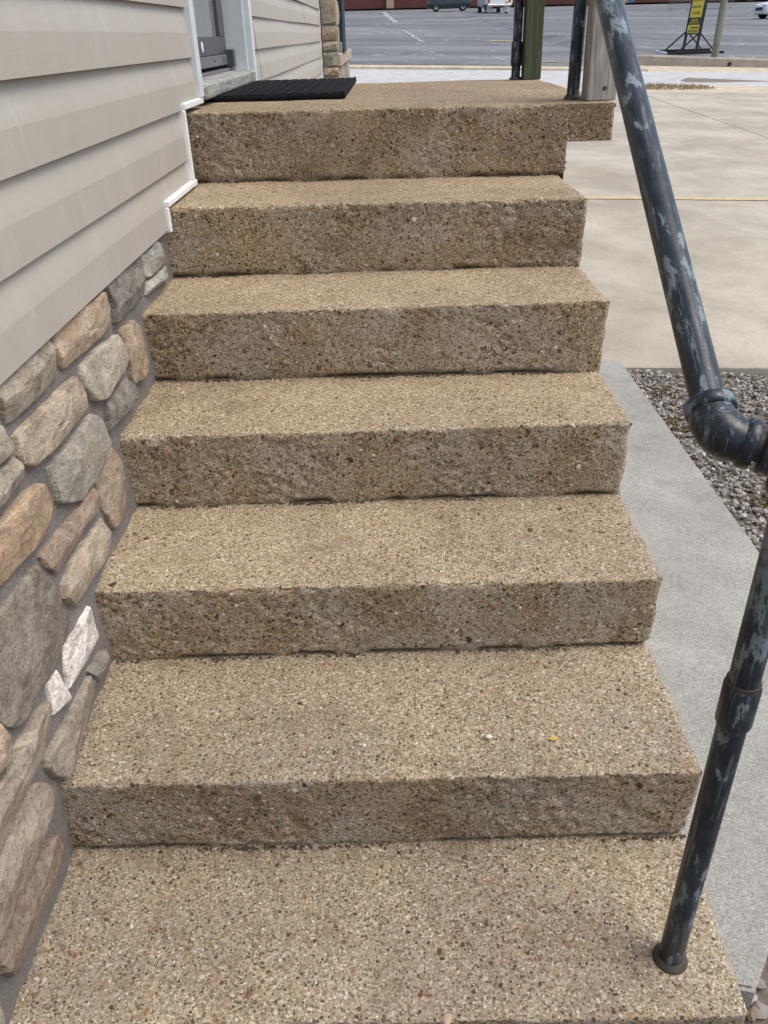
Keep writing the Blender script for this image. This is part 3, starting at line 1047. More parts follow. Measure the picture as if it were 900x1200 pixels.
# pebbles set in the washed faces, in one part
def ico():
    bm = bmesh.new(); bmesh.ops.create_icosphere(bm, subdivisions=1, radius=1.0)
    v = np.array([x.co[:] for x in bm.verts]); f = [tuple(q.index for q in p.verts) for p in bm.faces]
    bm.free(); return v, f
IV, IF = ico()
def scatter_mesh(name, items, mat, parent, seed, flat=.55, inv=None):
    nr = np.random.RandomState(seed)
    V = np.zeros((len(items) * 12, 3)); Fc = []
    for k, (p, n, s) in enumerate(items):
        n = np.asarray(n, float); n = n / np.linalg.norm(n)
        t = np.cross(n, nr.randn(3)); t /= np.linalg.norm(t); b = np.cross(n, t)
        v = IV * (1 + .22 * nr.randn(12, 1))
        q = v[:, :1] * t * s * nr.uniform(.8, 1.5) + v[:, 1:2] * b * s * nr.uniform(.7, 1.0) + v[:, 2:] * n * s * flat
        V[k * 12:k * 12 + 12] = np.asarray(p) + q
        o = k * 12
        Fc += [(a + o, c + o, d + o) for a, c, d in IF]
    me = bpy.data.meshes.new(name)
    me.from_pydata(V.tolist(), [], Fc)
    me.materials.append(mat)
    o = bpy.data.objects.new(name, me)
    link(o, parent)
    if inv is not None: o.matrix_parent_inverse = inv
    return o
tag(scatter_mesh('exposed_aggregate', pebs, M['pebble'], stairs, 3, .28, INV), kind='stuff')
# soil crumbs caught along the foot of each riser
cr = []
for i in range(1, 7):
    for k in range(420):
        u = rng.random()
        if vnoise(np.array([[u * 9, i * 3.7, 0]]), 5)[0] < rng.uniform(.48, .72): continue
        x = -1.085 + 1.085 * u
        y = YL[i] * (1 - u) + YR[i] * u + .012 - abs(rng.gauss(0, .004))
        z = ZL[i - 1] * (1 - u) + ZR[i - 1] * u + .001
        cr.append(((x, y, z), (0, 0, 1), rng.uniform(.0009, .0034)))
tag(scatter_mesh('joint_soil', cr, M['debris'], stairs, 9, .7, INV), kind='stuff')

# ================================================================== strip, gravel
strip = [(.004, .07), (.035, .062), (.075, .115), (.13, .19), (.535, .30), (.535, 2.868), (.004, 2.868)]
zs = -.05
V = [(x, y, zs - .006 * 0) for x, y in strip] + [(x, y, zs - .25) for x, y in strip]
n = len(strip)
bm = bmesh.new()
bv = [bm.verts.new(v) for v in V]
bm.faces.new(bv[:n]); bm.faces.new(bv[n:][::-1])
for k in range(n):
    q = (k + 1) % n
    bm.faces.new((bv[k], bv[n + k], bv[n + q], bv[q]))
bm.normal_update()
bmesh.ops.bevel(bm, geom=[e for e in bm.edges if all(abs(v.co.z - zs) < .001 for v in e.verts)], offset=.006, segments=2, affect='EDGES')
tag(bm_obj('path', bm, M['strip']), kind='structure')

def zgr(x, y):
    return -.118 + .018 * math.sin(x * 3.1 + y * 2.3) * .5 + .012 * math.sin(y * 5.7 - x * 4.1) * .5 - .01 * (x - .5)
tag(sheet('gravel_bed', lin(-.2, 5.0, 54), lin(-1.6, 2.874, 50), lambda x, y: zgr(x, y) - .012, M['gravel_bed']), kind='structure')
gi = []
gr = random.Random(12)
for k in range(21000):
    x = .53 + 2.2 * gr.random() ** 1.35
    y = gr.uniform(.35, 2.86)
    s = gr.choice((.0038, .005, .006, .0075, .009, .0115))
    gi.append(((x, y, zgr(x, y) + gr.uniform(-.008, .006)), (gr.gauss(0, .35), gr.gauss(0, .35), 1), s))
for k in range(1600):
    x, y = gr.uniform(.0, .9), gr.uniform(-.5, .34)
    gi.append(((x, y, zgr(x, y) + gr.uniform(-.008, .006)), (gr.gauss(0, .35), gr.gauss(0, .35), 1), gr.choice((.006, .009, .012, .016))))
gi = [g for g in gi if not (g[0][0] < .57 and .25 < g[0][1]) and not (g[0][0] < .02 + .0 and g[0][1] > -.02)]
tag(scatter_mesh('gravel', gi, M['gravel'], None, 21, .6), 'loose grey crushed gravel between the path and the concrete lot', 'gravel', kind='stuff')
mo = []
for (cx, cy, rr, cn) in ((.78, 1.68, .09, 260), (.60, 1.32, .07, 240), (.66, 2.28, .10, 220), (.75, 2.6, .12, 160)):
    for k in range(cn):
        a, q = gr.uniform(0, 6.283), rr * math.sqrt(gr.random())
        x, y = max(.55, cx + math.cos(a) * q * 1.2), cy + math.sin(a) * q * .7
        mo.append(((x, y, zgr(x, y) + gr.uniform(0, .012)), (gr.gauss(0, .4), gr.gauss(0, .4), 1), gr.uniform(.003, .008)))
tag(scatter_mesh('moss', mo, M['moss'], None, 22, .4), 'brown dry moss clumps in the gravel beside the path', 'moss', kind='stuff')

# ================================================================== house
house = tag(empty('house', (-1.3, 2.5, -.2)), 'house with beige lap siding over a ledge stone base, beside the stairs', 'house')
HI = Matrix.Translation((1.3, -2.5, .2))
def hp(o):
    o.matrix_parent_inverse = HI
    return o
WX = -1.090            # mortar face of the stone base
SX = -1.0885           # back plane of the siding
DY0, DY1 = 2.10, 3.26     # door opening
# wall core behind everything
hp(boxes('wall', [((-5.0, -4.0, -.3), (-1.150, DY0 - .02, 2.75)), ((-5.0, DY1 + .02, -.3), (-1.112, 7.86, 2.75)),
                  ((-5.0, DY0 - .02, 3.02 - .35), (-1.112, DY1 + .02, 2.75)), ((-5.0, DY0 - .02, -.3), (-1.112, DY1 + .02, 1.06)),
                  ((-5.0, DY0 - .02, 1.06), (-1.9, DY1 + .02, 2.67))], M['dark_gap'], house))
# eave above the picture
hp(boxes('eave', [((-5.0, -4.2, 2.755), (-.80, 8.2, 2.83)), ((-.80, -4.2, 2.755), (-.78, 8.2, 2.93))], M['trim'], house))

def lap(u):
    """outward offset at height u (0..1) of a dutch lap course"""
    if u < .48: return .0165 - .0008 * u / .48
    t = (u - .48) / .52
    return .0157 - .0137 * (t ** 1.15 if t > 0 else 0)
CH = .1238
def siding_panel(k, segs, wav=0.0, lift=0.0):
    z0 = .845 + CH * k
    V, Fc = [], []
    for (ya, yb, zlo, zhi) in segs:
        us = sorted({max(0, (zlo - z0) / CH), min(1, (zhi - z0) / CH), .25, .5, .53, .56, .59, .62, .8})
        us = [u for u in us if (zlo - z0) / CH - 1e-6 <= u <= (zhi - z0) / CH + 1e-6]
        ny = max(2, int((yb - ya) / .06))
        rows = []
        if us[0] < 1e-6:
            rows += [(.001, .0035), (.0135, -.0005)]
        rows += [(lap(u), u * CH) for u in us]
        b = len(V)
        for j in range(ny + 1):
            y = ya + (yb - ya) * j / ny
            for o_, dz in rows:
                w = .0014 * math.sin(y * 2.1 + k * 1.7) + .0009 * math.sin(y * 5.3 + k)
                edge = wav * math.sin(dz * 60 + k) if j in (0, ny) else 0
                V.append((SX + o_ + w + lift, y + edge, z0 + dz + .0010 * math.sin(y * 1.7 + k * 2.2)))
        m = len(rows)
        for j in range(ny):
            for i in range(m - 1):
                a = b + j * m + i
                Fc.append((a, a + m, a + m + 1, a + 1))
    o = from_data('siding_panel', V, Fc, M['siding'], house)
    md = o.modifiers.new('solid', 'SOLIDIFY'); md.thickness = .0012; md.offset = -1
    return hp(o)
Y0S = -4.0
for k in range(15):
    z0, z1 = .845 + CH * k, .845 + CH * (k + 1)
    if k == 0: segs = [(Y0S, 1.510, z0, .905), (Y0S, 1.848, .905, z1)]
    elif k == 1: segs = [(Y0S, 1.848, z0, z1)]
    elif k == 2: segs = [(Y0S, 1.848, z0, 1.102), (Y0S, 2.066, 1.102, z1)]
    else: segs = [(Y0S, 2.066, z0, z1)]
    siding_panel(k, segs)
# panels beyond the door, lapped at seams
seams = {0: [5.2], 1: [3.72], 2: [3.60, 6.3], 3: [3.50, 6.9], 4: [6.2], 5: [4.6]}
for k in range(15):
    z0, z1 = .845 + CH * k, .845 + CH * (k + 1)
    ysm = [3.325] + seams.get(k, [3.9 + (k * .83) % 3]) + [7.90]
    for q in range(len(ysm) - 1):
        siding_panel(k, [(ysm[q] - (.03 if q else 0), ysm[q + 1], z0, z1)], .003 if k else 0, .0022 * (q % 2))

# white trim channels that step down beside the stairs
TX = -1.064
def trim(name, y0, y1, z0, z1, mat='trim', x1=TX, x0=-1.10):
    return hp(box(name, (x0, y0, z0), (x1, y1, z1), M[mat], house, .002))
trim('trim_strip', 1.840, 2.10, 1.094, 1.110, x1=TX + .004)
trim('trim_strip', 1.836, 1.852, .914, 1.0935)
trim('trim_strip', 1.498, 1.856, .899, .9135, x1=TX + .005)
trim('trim_strip', 1.495, 1.511, .838, .8985)
# door casings and reveals
trim('door_casing', 2.060, 2.112, 1.1105, 2.62, 'trim_old', TX + .006)
trim('door_casing', 3.262, 3.325, 1.095, 2.62, 'trim_old', TX + .006)
trim('door_casing', 2.060, 3.325, 2.621, 2.69, 'trim_old', TX + .006)
trim('door_jamb', 3.240, 3.2605, 1.14, 2.62, 'trim_old', -1.082, -1.24)
trim('door_jamb', 2.113, 2.176, 1.14, 2.62, 'trim_old', -1.082, -1.24)
trim('door_jamb', 2.177, 3.239, 2.60, 2.62, 'trim_old', -1.082, -1.24)
hp(box('trim_end', (-1.085, 3.295, 1.079), (-1.045, 3.36, 1.099), M['trim'], house, .006, 2))
trim('corner_trim', 7.9, 7.96, .3, 2.75, 'trim', -1.074)
# wooden sill
bm = bmesh.new()
add_box(bm, (-1.140, 2.715, 1.1205), (.170, 1.10, .047), .012, None, 3)
hp(bm_obj('door_sill', bm, M['wood_sill'], house))
# storm door
door = hp(box('door', (-1.200, 2.180, 1.205), (-1.165, 3.236, 1.268), M['door_grey'], house, .003))
def dp(name, lo, hi, mat, bev=.002):
    o = box(name, lo, hi, M[mat], door, bev)
    return o
dp('stile', (-1.200, 3.120, 1.2685), (-1.165, 3.236, 2.59), 'door_grey')
dp('stile', (-1.200, 2.180, 1.2685), (-1.165, 2.290, 2.59), 'door_grey')
dp('top_rail', (-1.200, 2.2905, 2.48), (-1.165, 3.1195, 2.59), 'door_grey')
dp('glass_pane', (-1.184, 2.2905, 1.2685), (-1.180, 3.1195, 2.4795), 'glass', 0)
dp('blind', (-1.29, 2.2, 1.25), (-1.285, 2.93, 2.5), 'curtain', 0)
dp('inner_frame', (-1.30, 2.93, 1.15), (-1.255, 3.23, 2.58), 'door_black')
dp('door_sweep', (-1.175, 2.185, 1.168), (-1.158, 3.230, 1.2045), 'door_plate')
for y in (2.55, 2.90, 3.10):
    v, f = sweep_data([(-1.159, y, 1.187), (-1.1555, y, 1.187)], [.005, .004], 10)
    from_data('screw', v, f, M['pipe_dark'], door)
dp('threshold', (-1.235, 2.1765, 1.144), (-1.150, 3.2395, 1.156), 'door_plate')
dp('corner_bracket', (-1.175, 3.19, 1.160), (-1.130, 3.2365, 1.222), 'door_grey')
v, f = sweep_data([(-1.1648, 2.72, 1.236), (-1.1635, 2.72, 1.236)], [.017, .017], 20)
from_data('round_sticker', v, f, M['trim'], door)
door_back = dp('inner_door', (-1.36, 2.18, 1.15), (-1.32, 3.236, 2.6), 'door_grey')

# --- ledge stone base
STONES = [
    ('lg', [(1.255, 0.836), (1.396, 0.842), (1.448, 0.82), (1.465, 0.772), (1.311, 0.774), (1.266, 0.781)]),
    ('lg', [(1.266, 0.774), (1.467, 0.764), (1.462, 0.735), (1.254, 0.745)]),
    ('dg', [(0.982, 0.846), (1.253, 0.839), (1.242, 0.747), (0.999, 0.756), (0.999, 0.791)]),
    ('tan', [(0.686, 0.843), (0.963, 0.841), (0.977, 0.802), (0.985, 0.765), (0.87, 0.764), (0.693, 0.771), (0.682, 0.799)]),
    ('bg', [(0.404, 0.844), (0.454, 0.847), (0.658, 0.842), (0.666, 0.813), (0.669, 0.769), (0.569, 0.768), (0.453, 0.775), (0.446, 0.816), (0.435, 0.831)]),
    ('beige', [(0.46, 0.758), (0.739, 0.749), (0.772, 0.67), (0.746, 0.669), (0.488, 0.686), (0.463, 0.707)]),
    ('cream', [(0.767, 0.75), (0.836, 0.757), (1.007, 0.735), (1.034, 0.681), (1.009, 0.659), (0.819, 0.657), (0.787, 0.676), (0.761, 0.71)]),
    ('tan', [(1.019, 0.739), (1.118, 0.731), (1.153, 0.707), (1.157, 0.597), (1.104, 0.594), (1.038, 0.604), (1.022, 0.67)]),
    ('dg', [(0.844, 0.647), (0.998, 0.644), (1.04, 0.6), (1.019, 0.577), (0.836, 0.588)]),
    ('cream', [(0.349, 0.79), (0.374, 0.804), (0.421, 0.798), (0.433, 0.787), (0.428, 0.771), (0.45, 0.752), (0.443, 0.741), (0.383, 0.741), (0.334, 0.743)]),
    ('bg', [(0.321, 0.735), (0.38, 0.737), (0.449, 0.731), (0.461, 0.689), (0.349, 0.691), (0.302, 0.695)]),
    ('grey', [(0.536, 0.663), (0.607, 0.66), (0.691, 0.656), (0.774, 0.658), (0.811, 0.631), (0.824, 0.566), (0.791, 0.555), (0.634, 0.542), (0.535, 0.591), (0.537, 0.613)]),
    ('mtan', [(0.72, 0.548), (0.826, 0.568), (0.856, 0.521), (0.863, 0.416), (0.834, 0.408), (0.744, 0.412), (0.716, 0.484)]),
    ('orange', [(0.245, 0.668), (0.337, 0.673), (0.456, 0.666), (0.504, 0.657), (0.524, 0.611), (0.516, 0.587), (0.443, 0.575), (0.284, 0.594), (0.224, 0.601)]),
    ('mauve', [(0.437, 0.559), (0.611, 0.54), (0.695, 0.545), (0.707, 0.5), (0.685, 0.496), (0.588, 0.507), (0.463, 0.495), (0.443, 0.526)]),
    ('beige', [(0.475, 0.468), (0.533, 0.485), (0.704, 0.466), (0.73, 0.418), (0.678, 0.393), (0.499, 0.407), (0.472, 0.444)]),
    ('purple', [(0.188, 0.571), (0.267, 0.567), (0.411, 0.56), (0.44, 0.504), (0.48, 0.389), (0.459, 0.378), (0.388, 0.367), (0.292, 0.392), (0.242, 0.378), (0.19, 0.426), (0.181, 0.488)]),
    ('white', [(0.422, 0.371), (0.558, 0.368), (0.573, 0.278), (0.401, 0.302)]),
    ('white', [(0.341, 0.367), (0.386, 0.364), (0.388, 0.297), (0.33, 0.308)]),
    ('dg', [(0.485, 0.269), (0.565, 0.254), (0.553, 0.221), (0.503, 0.222)]),
    ('bbrown', [(0.268, 0.276), (0.334, 0.275), (0.486, 0.26), (0.518, 0.216), (0.398, 0.204), (0.289, 0.199), (0.277, 0.222), (0.264, 0.261)]),
    ('brownpink', [(0.334, 0.348), (0.317, 0.32), (0.272, 0.291), (0.145, 0.294), (0.066, 0.267), (0.021, 0.284), (0.084, 0.364), (0.133, 0.366), (0.235, 0.362), (0.292, 0.358)]),
    ('bbrown2', [(0.233, 0.271), (0.256, 0.24), (0.252, 0.195), (0.189, 0.178), (0.115, 0.184), (0.01, 0.182), (-0.048, 0.193), (0.007, 0.262), (0.064, 0.264), (0.136, 0.28), (0.181, 0.281)]),
    ('brown', [(0.245, 0.131), (0.251, 0.087), (0.229, 0.065), (0.125, 0.061), (0.035, 0.067), (0.009, 0.137), (0.014, 0.165), (0.057, 0.163), (0.158, 0.164)]),
    ('cream', [(-0.053, 0.132), (-0.01, 0.111), (-0.004, 0.052), (-0.025, 0.044), (-0.056, 0.057), (-0.071, 0.09)]),
    ('tan', [(0.108, 0.426), (0.151, 0.45), (0.187, 0.448), (0.198, 0.401), (0.19, 0.38), (0.149, 0.384), (0.106, 0.383)]),
]
TONE = {'lg': (.33, .34, .32), 'dg': (.20, .19, .175), 'tan': (.36, .275, .19), 'bg': (.30, .27, .215), 'beige': (.37, .31, .23), 'cream': (.36, .335, .27),
        'grey': (.29, .28, .245), 'mtan': (.29, .225, .165), 'orange': (.42, .30, .19), 'mauve': (.29, .215, .165), 'purple': (.20, .178, .150),
        'white': (.68, .66, .62), 'bbrown': (.25, .22, .175), 'brownpink': (.33, .285, .225), 'bbrown2': (.30, .25, .195), 'brown': (.25, .185, .145)}
def stone_geo(poly, h, seed, org, ua, va, na, base=-.012, top=None):
    """poly in (u,v); org + u*ua + v*va, bulging along na"""
    rs = np.random.RandomState(seed)
    P = np.array(poly, float)
    area = 0.5 * np.sum(P[:, 0] * np.roll(P[:, 1], -1) - np.roll(P[:, 0], -1) * P[:, 1])
    if area < 0: P = P[::-1]
    c = P.mean(0)
    # resample outline
    seg = np.linalg.norm(np.roll(P, -1, 0) - P, axis=1); cum = np.concatenate([[0], np.cumsum(seg)])
    n = 44
    s = np.linspace(0, cum[-1], n, endpoint=False)
    O = np.array([P[k] + (P[(k + 1) % len(P)] - P[k]) * ((q - cum[k]) / max(seg[k], 1e-9)) for q in s for k in [min(np.searchsorted(cum, q, 'right') - 1, len(P) - 1)]])
    half = np.maximum(np.abs(P - c).max(0), .012)
    O = c + (O - c) * (1 - np.array([.0015, .002]) / half)
    O = .06 * np.roll(O, 1, 0) + .88 * O + .06 * np.roll(O, -1, 0)
    if top is not None: O[:, 1] = np.minimum(O[:, 1], top)
    q3 = np.column_stack([O * 60, np.full(n, seed * 1.0)])
    O = c + (O - c) * (1 + .13 * (fbm(q3, 3, seed) - .5))[:, None]
    planes = [(rs.uniform(-.12, .2), rs.uniform(.35, 1.0) * np.array([math.cos(q_), math.sin(q_)])) for q_ in rs.uniform(0, 6.283, 6)]
    V, Fc = [], []
    rings = [(1.0, base), (1.0, .45), (.985, .85), (.955, .97), (.90, 1.0), (.80, 1.0), (.68, 1.0), (.54, 1.0), (.38, 1.0), (.2, 1.0)]
    ext = np.abs(P - c).max()
    for q, hh in rings:
        Q2 = c + (O - c) * q
        if hh == base: dep = np.full(n, base)
        else:
            no = fbm(np.column_stack([Q2 * np.array([22, 38]), np.full(n, seed + .5)]), 4, seed + 3) - .5
            pl = np.min([1.28 + b0 + ((Q2 - c) / half) @ gk for b0, gk in planes], axis=0)
            dep = h * hh * np.clip(pl + .34 * no, .25, 1.5)
        for a, dd in zip(Q2, dep):
            V.append(np.asarray(org) + a[0] * np.asarray(ua) + a[1] * np.asarray(va) + dd * np.asarray(na))
    V.append(np.asarray(org) + c[0] * np.asarray(ua) + c[1] * np.asarray(va) + h * np.asarray(na))
    m = len(rings)
    flip = np.dot(np.cross(ua, va), na) < 0
    for i in range(m - 1):
        for k in range(n):
            a, b = i * n + k, i * n + (k + 1) % n
            f = (a, b, b + n, a + n)
            Fc.append(f[::-1] if flip else f)
    L = (m - 1) * n
    for k in range(n):
        f = (L + k, L + (k + 1) % n, len(V) - 1)
        Fc.append(f[::-1] if flip else f)
    return V, Fc
ua, va, na = np.array([0, 1., 0]), np.array([0, 0, 1.]), np.array([1., 0, 0])
# mortar bed
mp_ = []
ysv, zsv = np.arange(-4.0, 2.1, .02), np.arange(-.3, .871, .02)
YY, ZZ = np.meshgrid(ysv, zsv, indexing='ij')
pp = np.column_stack([np.zeros(YY.size), YY.ravel(), ZZ.ravel()])
def wlean(z): return -.024 * np.clip((.2 - z) / .2, 0, 1.3)
xx = WX + .010 * (fbm(pp * 22, 3, 7) - .5) + wlean(pp[:, 2])
nv = len(zsv)
Fm = [(i * nv + j, (i + 1) * nv + j, (i + 1) * nv + j + 1, i * nv + j + 1) for i in range(len(ysv) - 1) for j in range(nv - 1)]
veneer = hp(from_data('stone_veneer', list(zip(xx, pp[:, 1], pp[:, 2])), Fm, M['mortar'], house, True))
def put_stone(poly, tone, h, seed, org, u_, v_, n_, parent):
    if parent is veneer: org = (org[0] + float(wlean(np.mean([p[1] for p in poly]))), org[1], org[2])
    V, Fc = stone_geo(poly, h, seed, org, u_, v_, n_, top=.842 if parent is veneer else None)
    o = from_data('stone', V, Fc, M['stone'], parent, True)
    md = o.modifiers.new('split', 'EDGE_SPLIT'); md.split_angle = R(15)
    r = random.Random(seed)
    j = r.uniform(.92, 1.08)
    g_ = sum(TONE[tone]) / 3
    o.color = (*[(c * .82 + g_ * .18) * j * 1.28 for c in TONE[tone]], 1)
    return o
for k, (tone, poly) in enumerate(STONES):
    o = put_stone(poly, tone, .017 if tone != 'white' else .013, 100 + k, (WX, 0, 0), ua, va, na, veneer)
# the base runs on past the picture's left edge: more courses of the same stone
rr = random.Random(31)
zrow = .845
row = 0
tl = ['tan', 'bg', 'beige', 'cream', 'grey', 'mtan', 'orange', 'mauve', 'purple', 'bbrown', 'brown']
lim = {0: .33, 1: .29, 2: .18, 3: .10, 4: .095, 5: .015, 6: -.06, 7: -.09}
while zrow > -.15:
    h = [.088, .095, .10, .095, .095, .09, .085, .10, .10, .1, .1][row]
    y = lim.get(row, -.09) if zrow > .05 else -.02
    while y > -2.4:
        w = rr.uniform(.12, .27)
        j = lambda: rr.uniform(-.007, .007)
        g = .008
        poly = [(y - g + j(), zrow - g + j()), (y - w * .5, zrow - g + j()), (y - w + g + j(), zrow - g + j()), (y - w + g + j(), zrow - h * .5), (y - w + g + j(), zrow - h + g + j()), (y - w * .4, zrow - h + g + j()), (y - g + j(), zrow - h + g + j())]
        put_stone(poly, rr.choice(tl), .017, 300 + rr.randrange(4000), (WX, 0, 0), ua, va, na, veneer)
        y -= w
    zrow -= h
    row += 1

# --- stone column and ledge at the far end of the house
col = tag(empty('stone_column', (-1.0, 7.9, .2)), 'stone column with a low capped ledge at the far corner of the house', 'column')
CI = Matrix.Translation((1.0, -7.9, -.2))
def cp(o):
    o.matrix_parent_inverse = CI
    return o
cm = cp(boxes('mortar_core', [((-1.10, 7.98, -.2), (-.935, 8.5, 2.75)), ((-1.10, 8.5, -.2), (-.935, 11.0, 1.0))], M['mortar'], col))
cols_ = [('bg', 1.345, 1.60), ('mtan', 1.22, 1.335), ('bg', 1.135, 1.212), ('grey', 1.01, 1.125), ('tan', .93, 1.0), ('bg', .82, .92), ('beige', 1.61, 1.74), ('grey', 1.75, 1.9), ('bg', 1.91, 2.1), ('mtan', 2.11, 2.25), ('grey', 2.26, 2.45), ('bg', 2.46, 2.7), ('tan', .64, .81), ('grey', .4, .63)]
for k, (tn, z0, z1) in enumerate(cols_):
    x1 = -.925 + rr.uniform(-.006, .004)
    cp(put_stone([(-1.07, z0), (x1, z0 + .004), (x1 - .003, (z0 + z1) / 2), (x1, z1 - .003), (-1.068, z1)], tn, .035, 700 + k, (0, 7.99, 0), np.array([1., 0, 0]), va, np.array([0, -1., 0]), col))
yy = 8.08
for k in range(9):
    w = rr.uniform(.22, .4)
    for z0, z1 in ((.80, .985), (.58, .785), (.36, .565)):
        cp(put_stone([(yy, z0), (yy + w - .02, z0), (yy + w - .02, z1), (yy + .01, z1)], rr.choice(['bg', 'grey', 'dg', 'beige']), .02, 800 + k * 3 + int(z0 * 10), (-.94, 0, 0), ua, va, na, col))
    yy += w
for k in range(7):
    z0 = 1.13 + .21 * k
    cp(put_stone([(8.02, z0), (8.3, z0), (8.3, z0 + .19), (8.02, z0 + .19)], rr.choice(['bg', 'grey', 'mtan']), .02, 900 + k, (-.94, 0, 0), ua, va, na, col))
M['cap'] = plain('cast_cap_stone', (.33, .285, .22), .85, var=.15, scale=14, bump=.2)
cp(box('cap_stone', (-1.05, 8.02, 1.0), (-.905, 9.5, 1.108), M['cap'], col, .008))
cp(box('cap_stone', (-1.05, 9.506, 1.0), (-.903, 11.1, 1.106), M['cap'], col, .008))
bp_ = tag(empty('dark_post', (-.945, 8.9, 1.108)), 'dark blue black post standing on the stone ledge', 'post')
M['dark_paint'] = wood_mat('dark_blue_painted_wood', (.018, .026, .040), (.05, .065, .085), (.012, .014, .018), (30, 30, 2))
box('post_shaft', (-.05, -.32, .03), (.05, .28, 1.6), M['dark_paint'], bp_, .006)
box('base_bracket', (-.045, -.42, .0), (.035, -.335, .09), M['galv'], bp_, .004)
box('base_plate', (-.055, -.36, .0), (.057, .31, .03), M['sign_black'], bp_, .003)

# ================================================================== door mat
ZM = 1.0815
mat_ = tag(empty('door_mat', (-.86, 2.82, ZM)), 'black rubber door mat with raised pads below the door', 'mat')
mat_.rotation_euler = (0, 0, R(-.5))
bm = bmesh.new()
add_box(bm, (0, 0, .008), (.452, 1.03, .014), .004, None, 2)
bm_obj('mat_base', bm, M['rubber'], mat_)
bm = bmesh.new()
add_box(bm, (0, 0, 0), (.033, .033, .004), .0015)
pm = bpy.data.meshes.new('pad'); bm.to_mesh(pm); bm.free(); pm.materials.append(M['rubber'])
for i in range(11):
    for j in range(25):
        o = bpy.data.objects.new('pad', pm)
        link(o, mat_)
        o.location = (-.200 + i * .040, -.488 + j * .0407, .0168)
        o.rotation_euler = (0, 0, 0 if (i + j) % 2 else R(90))
bm = bmesh.new()
for s in (-1, 1):
    add_box(bm, (s * .220, 0, .0175), (.008, 1.026, .006))
bm_obj('edge_rib', bm, M['rubber'], mat_)

# ================================================================== wooden posts
def post(name, x0, y0, w, mat, label, lean=0.0, seed=0):
    e = tag(empty(name, (x0 + w / 2, y0 + w / 2, 1.0775)), label, 'post', 'wooden porch posts on the landing')
    bm = bmesh.new()
    add_box(bm, (0, 0, .78), (w, w, 1.56), .004, None, 2)
    o = bm_obj('shaft', bm, M[mat], e)
    e.rotation_euler = (0, lean, 0)
    return e
p1 = post('wooden_post', .064, 1.925, .082, 'wood_grey', 'weathered grey wooden post at the front corner of the landing', R(-.6))
# dark knot and nail holes on its front face
for (xx, zz, r_) in ((-.020, .262, .010), (.014, .138, .004), (.006, .032, .006)):
    v, f = sweep_data([(xx, -.0412, zz), (xx, -.0424, zz)], [r_, r_ * .75], 14)
    from_data('knot', v, f, M['pipe_dark'], p1)
p2 = post('wooden_post', .068, 3.145, .072, 'wood_green', 'green stained wooden post at the back corner of the landing', R(-.4))

# ================================================================== pipe railing
rail = tag(empty('pipe_railing', (-.10, .089, 0)), 'scuffed black pipe handrail with elbow and posts beside the stairs', 'railing')
RI = Matrix.Translation((.10, -.089, 0))
PR_ = .0183
def pipe(name, a, b, r=PR_, mat='pipe', parent=rail, n=28, rings=None):
    """pipe built along local z so its wear runs with the pipe"""
    a, b = Vector(a), Vector(b)
    L = (b - a).length
    prof = rings or [(0, r), (L, r)]
    V, Fc = [], []
    for z, q in prof:
        for k in range(n):
            t = 2 * math.pi * k / n
            V.append((q * math.cos(t), q * math.sin(t), z))
    for i in range(len(prof) - 1):
        for k in range(n):
            c, d = i * n + k, i * n + (k + 1) % n
            Fc.append((c, d, d + n, c + n))
    Fc.append(tuple(range(n - 1, -1, -1))); Fc.append(tuple(range((len(prof) - 1) * n, len(prof) * n)))
    o = from_data(name, V, Fc, M[mat], parent, True)
    for p in o.data.polygons[-2:]: p.use_smooth = False
    md = o.modifiers.new('split', 'EDGE_SPLIT'); md.split_angle = R(40)
    q = (b - a).to_track_quat('Z', 'Y').to_matrix().to_4x4()
    o.matrix_world = Matrix.Translation(a) @ q if parent is None else Matrix.Identity(4)
    if parent is not None:
        o.matrix_parent_inverse = Matrix.Identity(4)
        o.matrix_basis = RI @ Matrix.Translation(a) @ q
    return o
def collar(name, a, b, r, mat='pipe'):
    a, b = Vector(a), Vector(b); L = (b - a).length
    return pipe(name, a, b, r, mat, rings=[(0, r * .93), (L * .06, r), (L * .94, r), (L, r * .93)])
def elbow(corner, d_in, d_out, arm=.034, r=.0235):
    """90 degree malleable elbow: d_in points from corner back along the first pipe, d_out along the second"""
    c, a, b = Vector(corner), Vector(d_in).normalized(), Vector(d_out).normalized()
    path, rad = [], []
    rim = r * 1.16
    for t, q in ((1.0, rim * .95), (.96, rim), (.72, rim), (.66, rim * .94), (.64, r)):
        path.append(c + a * arm * t * 1.15); rad.append(q)
    # bezier bend
    p0, p1 = c + a * arm * .70, c + b * arm * .70
    for k in range(1, 12):
        t = k / 12
        path.append(p0 * (1 - t) ** 2 + c * 2 * t * (1 - t) + p1 * t * t); rad.append(r * (1 + .10 * math.sin(math.pi * t)))
    for t, q in ((.64, r), (.66, rim * .94), (.72, rim), (.96, rim), (1.0, rim * .95)):
        path.append(c + b * arm * t * 1.15); rad.append(q)
    v, f = sweep_data(path, rad, 28)
    o = from_data('elbow', v, f, M['pipe'], rail, True)
    o.matrix_parent_inverse = RI
    md = o.modifiers.new('split', 'EDGE_SPLIT'); md.split_angle = R(50)
    return o
def flange(x, y, z):
    return pipe('base_flange', (x, y, z - .002), (x, y, z + .014), .029, 'pipe_dark', rings=[(0, .0265), (.004, .0265), (.007, .0245), (.012, .0205)])
RXX = -.176
sl = Vector((0, .852, .5236)).normalized()
c1 = Vector((RXX, .1245, .8915))
topY = 1.955
c2 = c1 + sl * ((topY - c1.y) / sl.y)
pipe('handrail', c1 + sl * .028, c2 - sl * .028)
post_x, post_y = -.0985, .089
c3 = Vector((post_x, post_y + .004, .876))
out_d = (c3 - c1).normalized()
elbow(c1, sl, out_d)
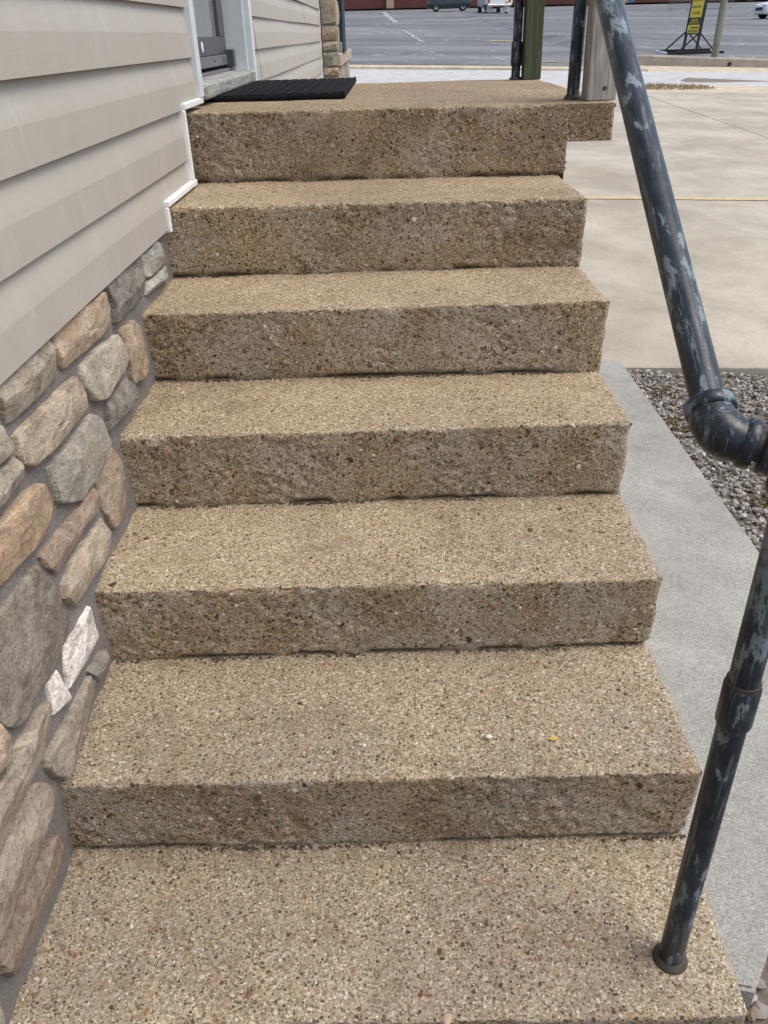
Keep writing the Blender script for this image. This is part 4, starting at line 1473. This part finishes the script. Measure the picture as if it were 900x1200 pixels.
pipe('nipple', c1 + out_d * .03, c3 - out_d * .03, .0168, 'pipe_dark')
elbow(c3, -out_d, (0, 0, -1))
pipe('rail_post', (post_x, post_y, -.004), (post_x, post_y, .85))
collar('coupling', (post_x, post_y, .510), (post_x, post_y, .575), .0222)
pipe('coupling_ring', (post_x, post_y, .574), (post_x, post_y, .580), .0205, 'pipe_dark')
flange(post_x, post_y, -.002)
# upper end: elbow across to the landing post, rail along the landing
ux_, uy_ = .0445, 2.03
c4 = Vector((ux_, uy_ - .02, c2.z))
od = (c4 - c2).normalized()
elbow(c2, -sl, od)
pipe('nipple', c2 + od * .03, c4 - od * .03, .0168, 'pipe_dark')
elbow(c4, -od, (0, 0, -1))
pipe('rail_post', (ux_, uy_ - .0, 1.076), (ux_, uy_ - .02, c4.z - .028))
flange(ux_, uy_, 1.0785)
fx, fy = .0425, 3.20
pipe('rail_post', (fx, fy, 1.076), (fx, fy, 1.93))
collar('coupling', (fx, fy, 1.128), (fx, fy, 1.215), .0228)
flange(fx, fy, 1.0785)
pipe('landing_rail', (ux_, uy_ + .0, 1.80), (fx, fy, 1.80))
pipe('tee', (fx, fy - .03, 1.80), (fx, fy + .03, 1.80), .0232)
pipe('tee', (ux_, uy_ - .04, 1.80), (ux_, uy_ + .03, 1.80), .0232)
pipe('post_cap', (fx, fy, 1.915), (fx, fy, 1.945), .0232)

# ================================================================== small litter on the steps
lit = [((-.40, .40, .1805), (.009, .006, .0035), (.62, .58, .5), 'small pale pebble lying on the second step'),]
M['pale'] = plain('pale_pebble', (.6, .57, .5), .7)
v = IV * np.array([.0085, .006, .0035])
e = from_data('loose_pebble', v + np.array([0, 0, .003]), IF, M['pale'], None, True)
e.location = (-.357, .385, .1792)
tag(e, 'small pale pebble lying on the second step up', 'pebble')
M['leaf'] = plain('yellow_leaf_scrap', (.5, .34, .06), .8)
lv = [(-.008, 0, .001), (-.003, .004, .003), (.006, .003, .002), (.009, 0, .004), (.004, -.004, .002), (-.004, -.004, .002)]
lv = lv + [(a, b, c - .0006) for a, b, c in lv]
e = from_data('leaf_scrap', lv, [(5, 4, 3, 2, 1, 0), (6, 7, 8, 9, 10, 11)] + [(k, (k + 1) % 6, 6 + (k + 1) % 6, 6 + k) for k in range(6)], M['leaf'])
e.location = (-.243, .378, .1792)
tag(e, 'tiny yellow leaf scrap lying on the second step up, right of the pebble', 'leaf')
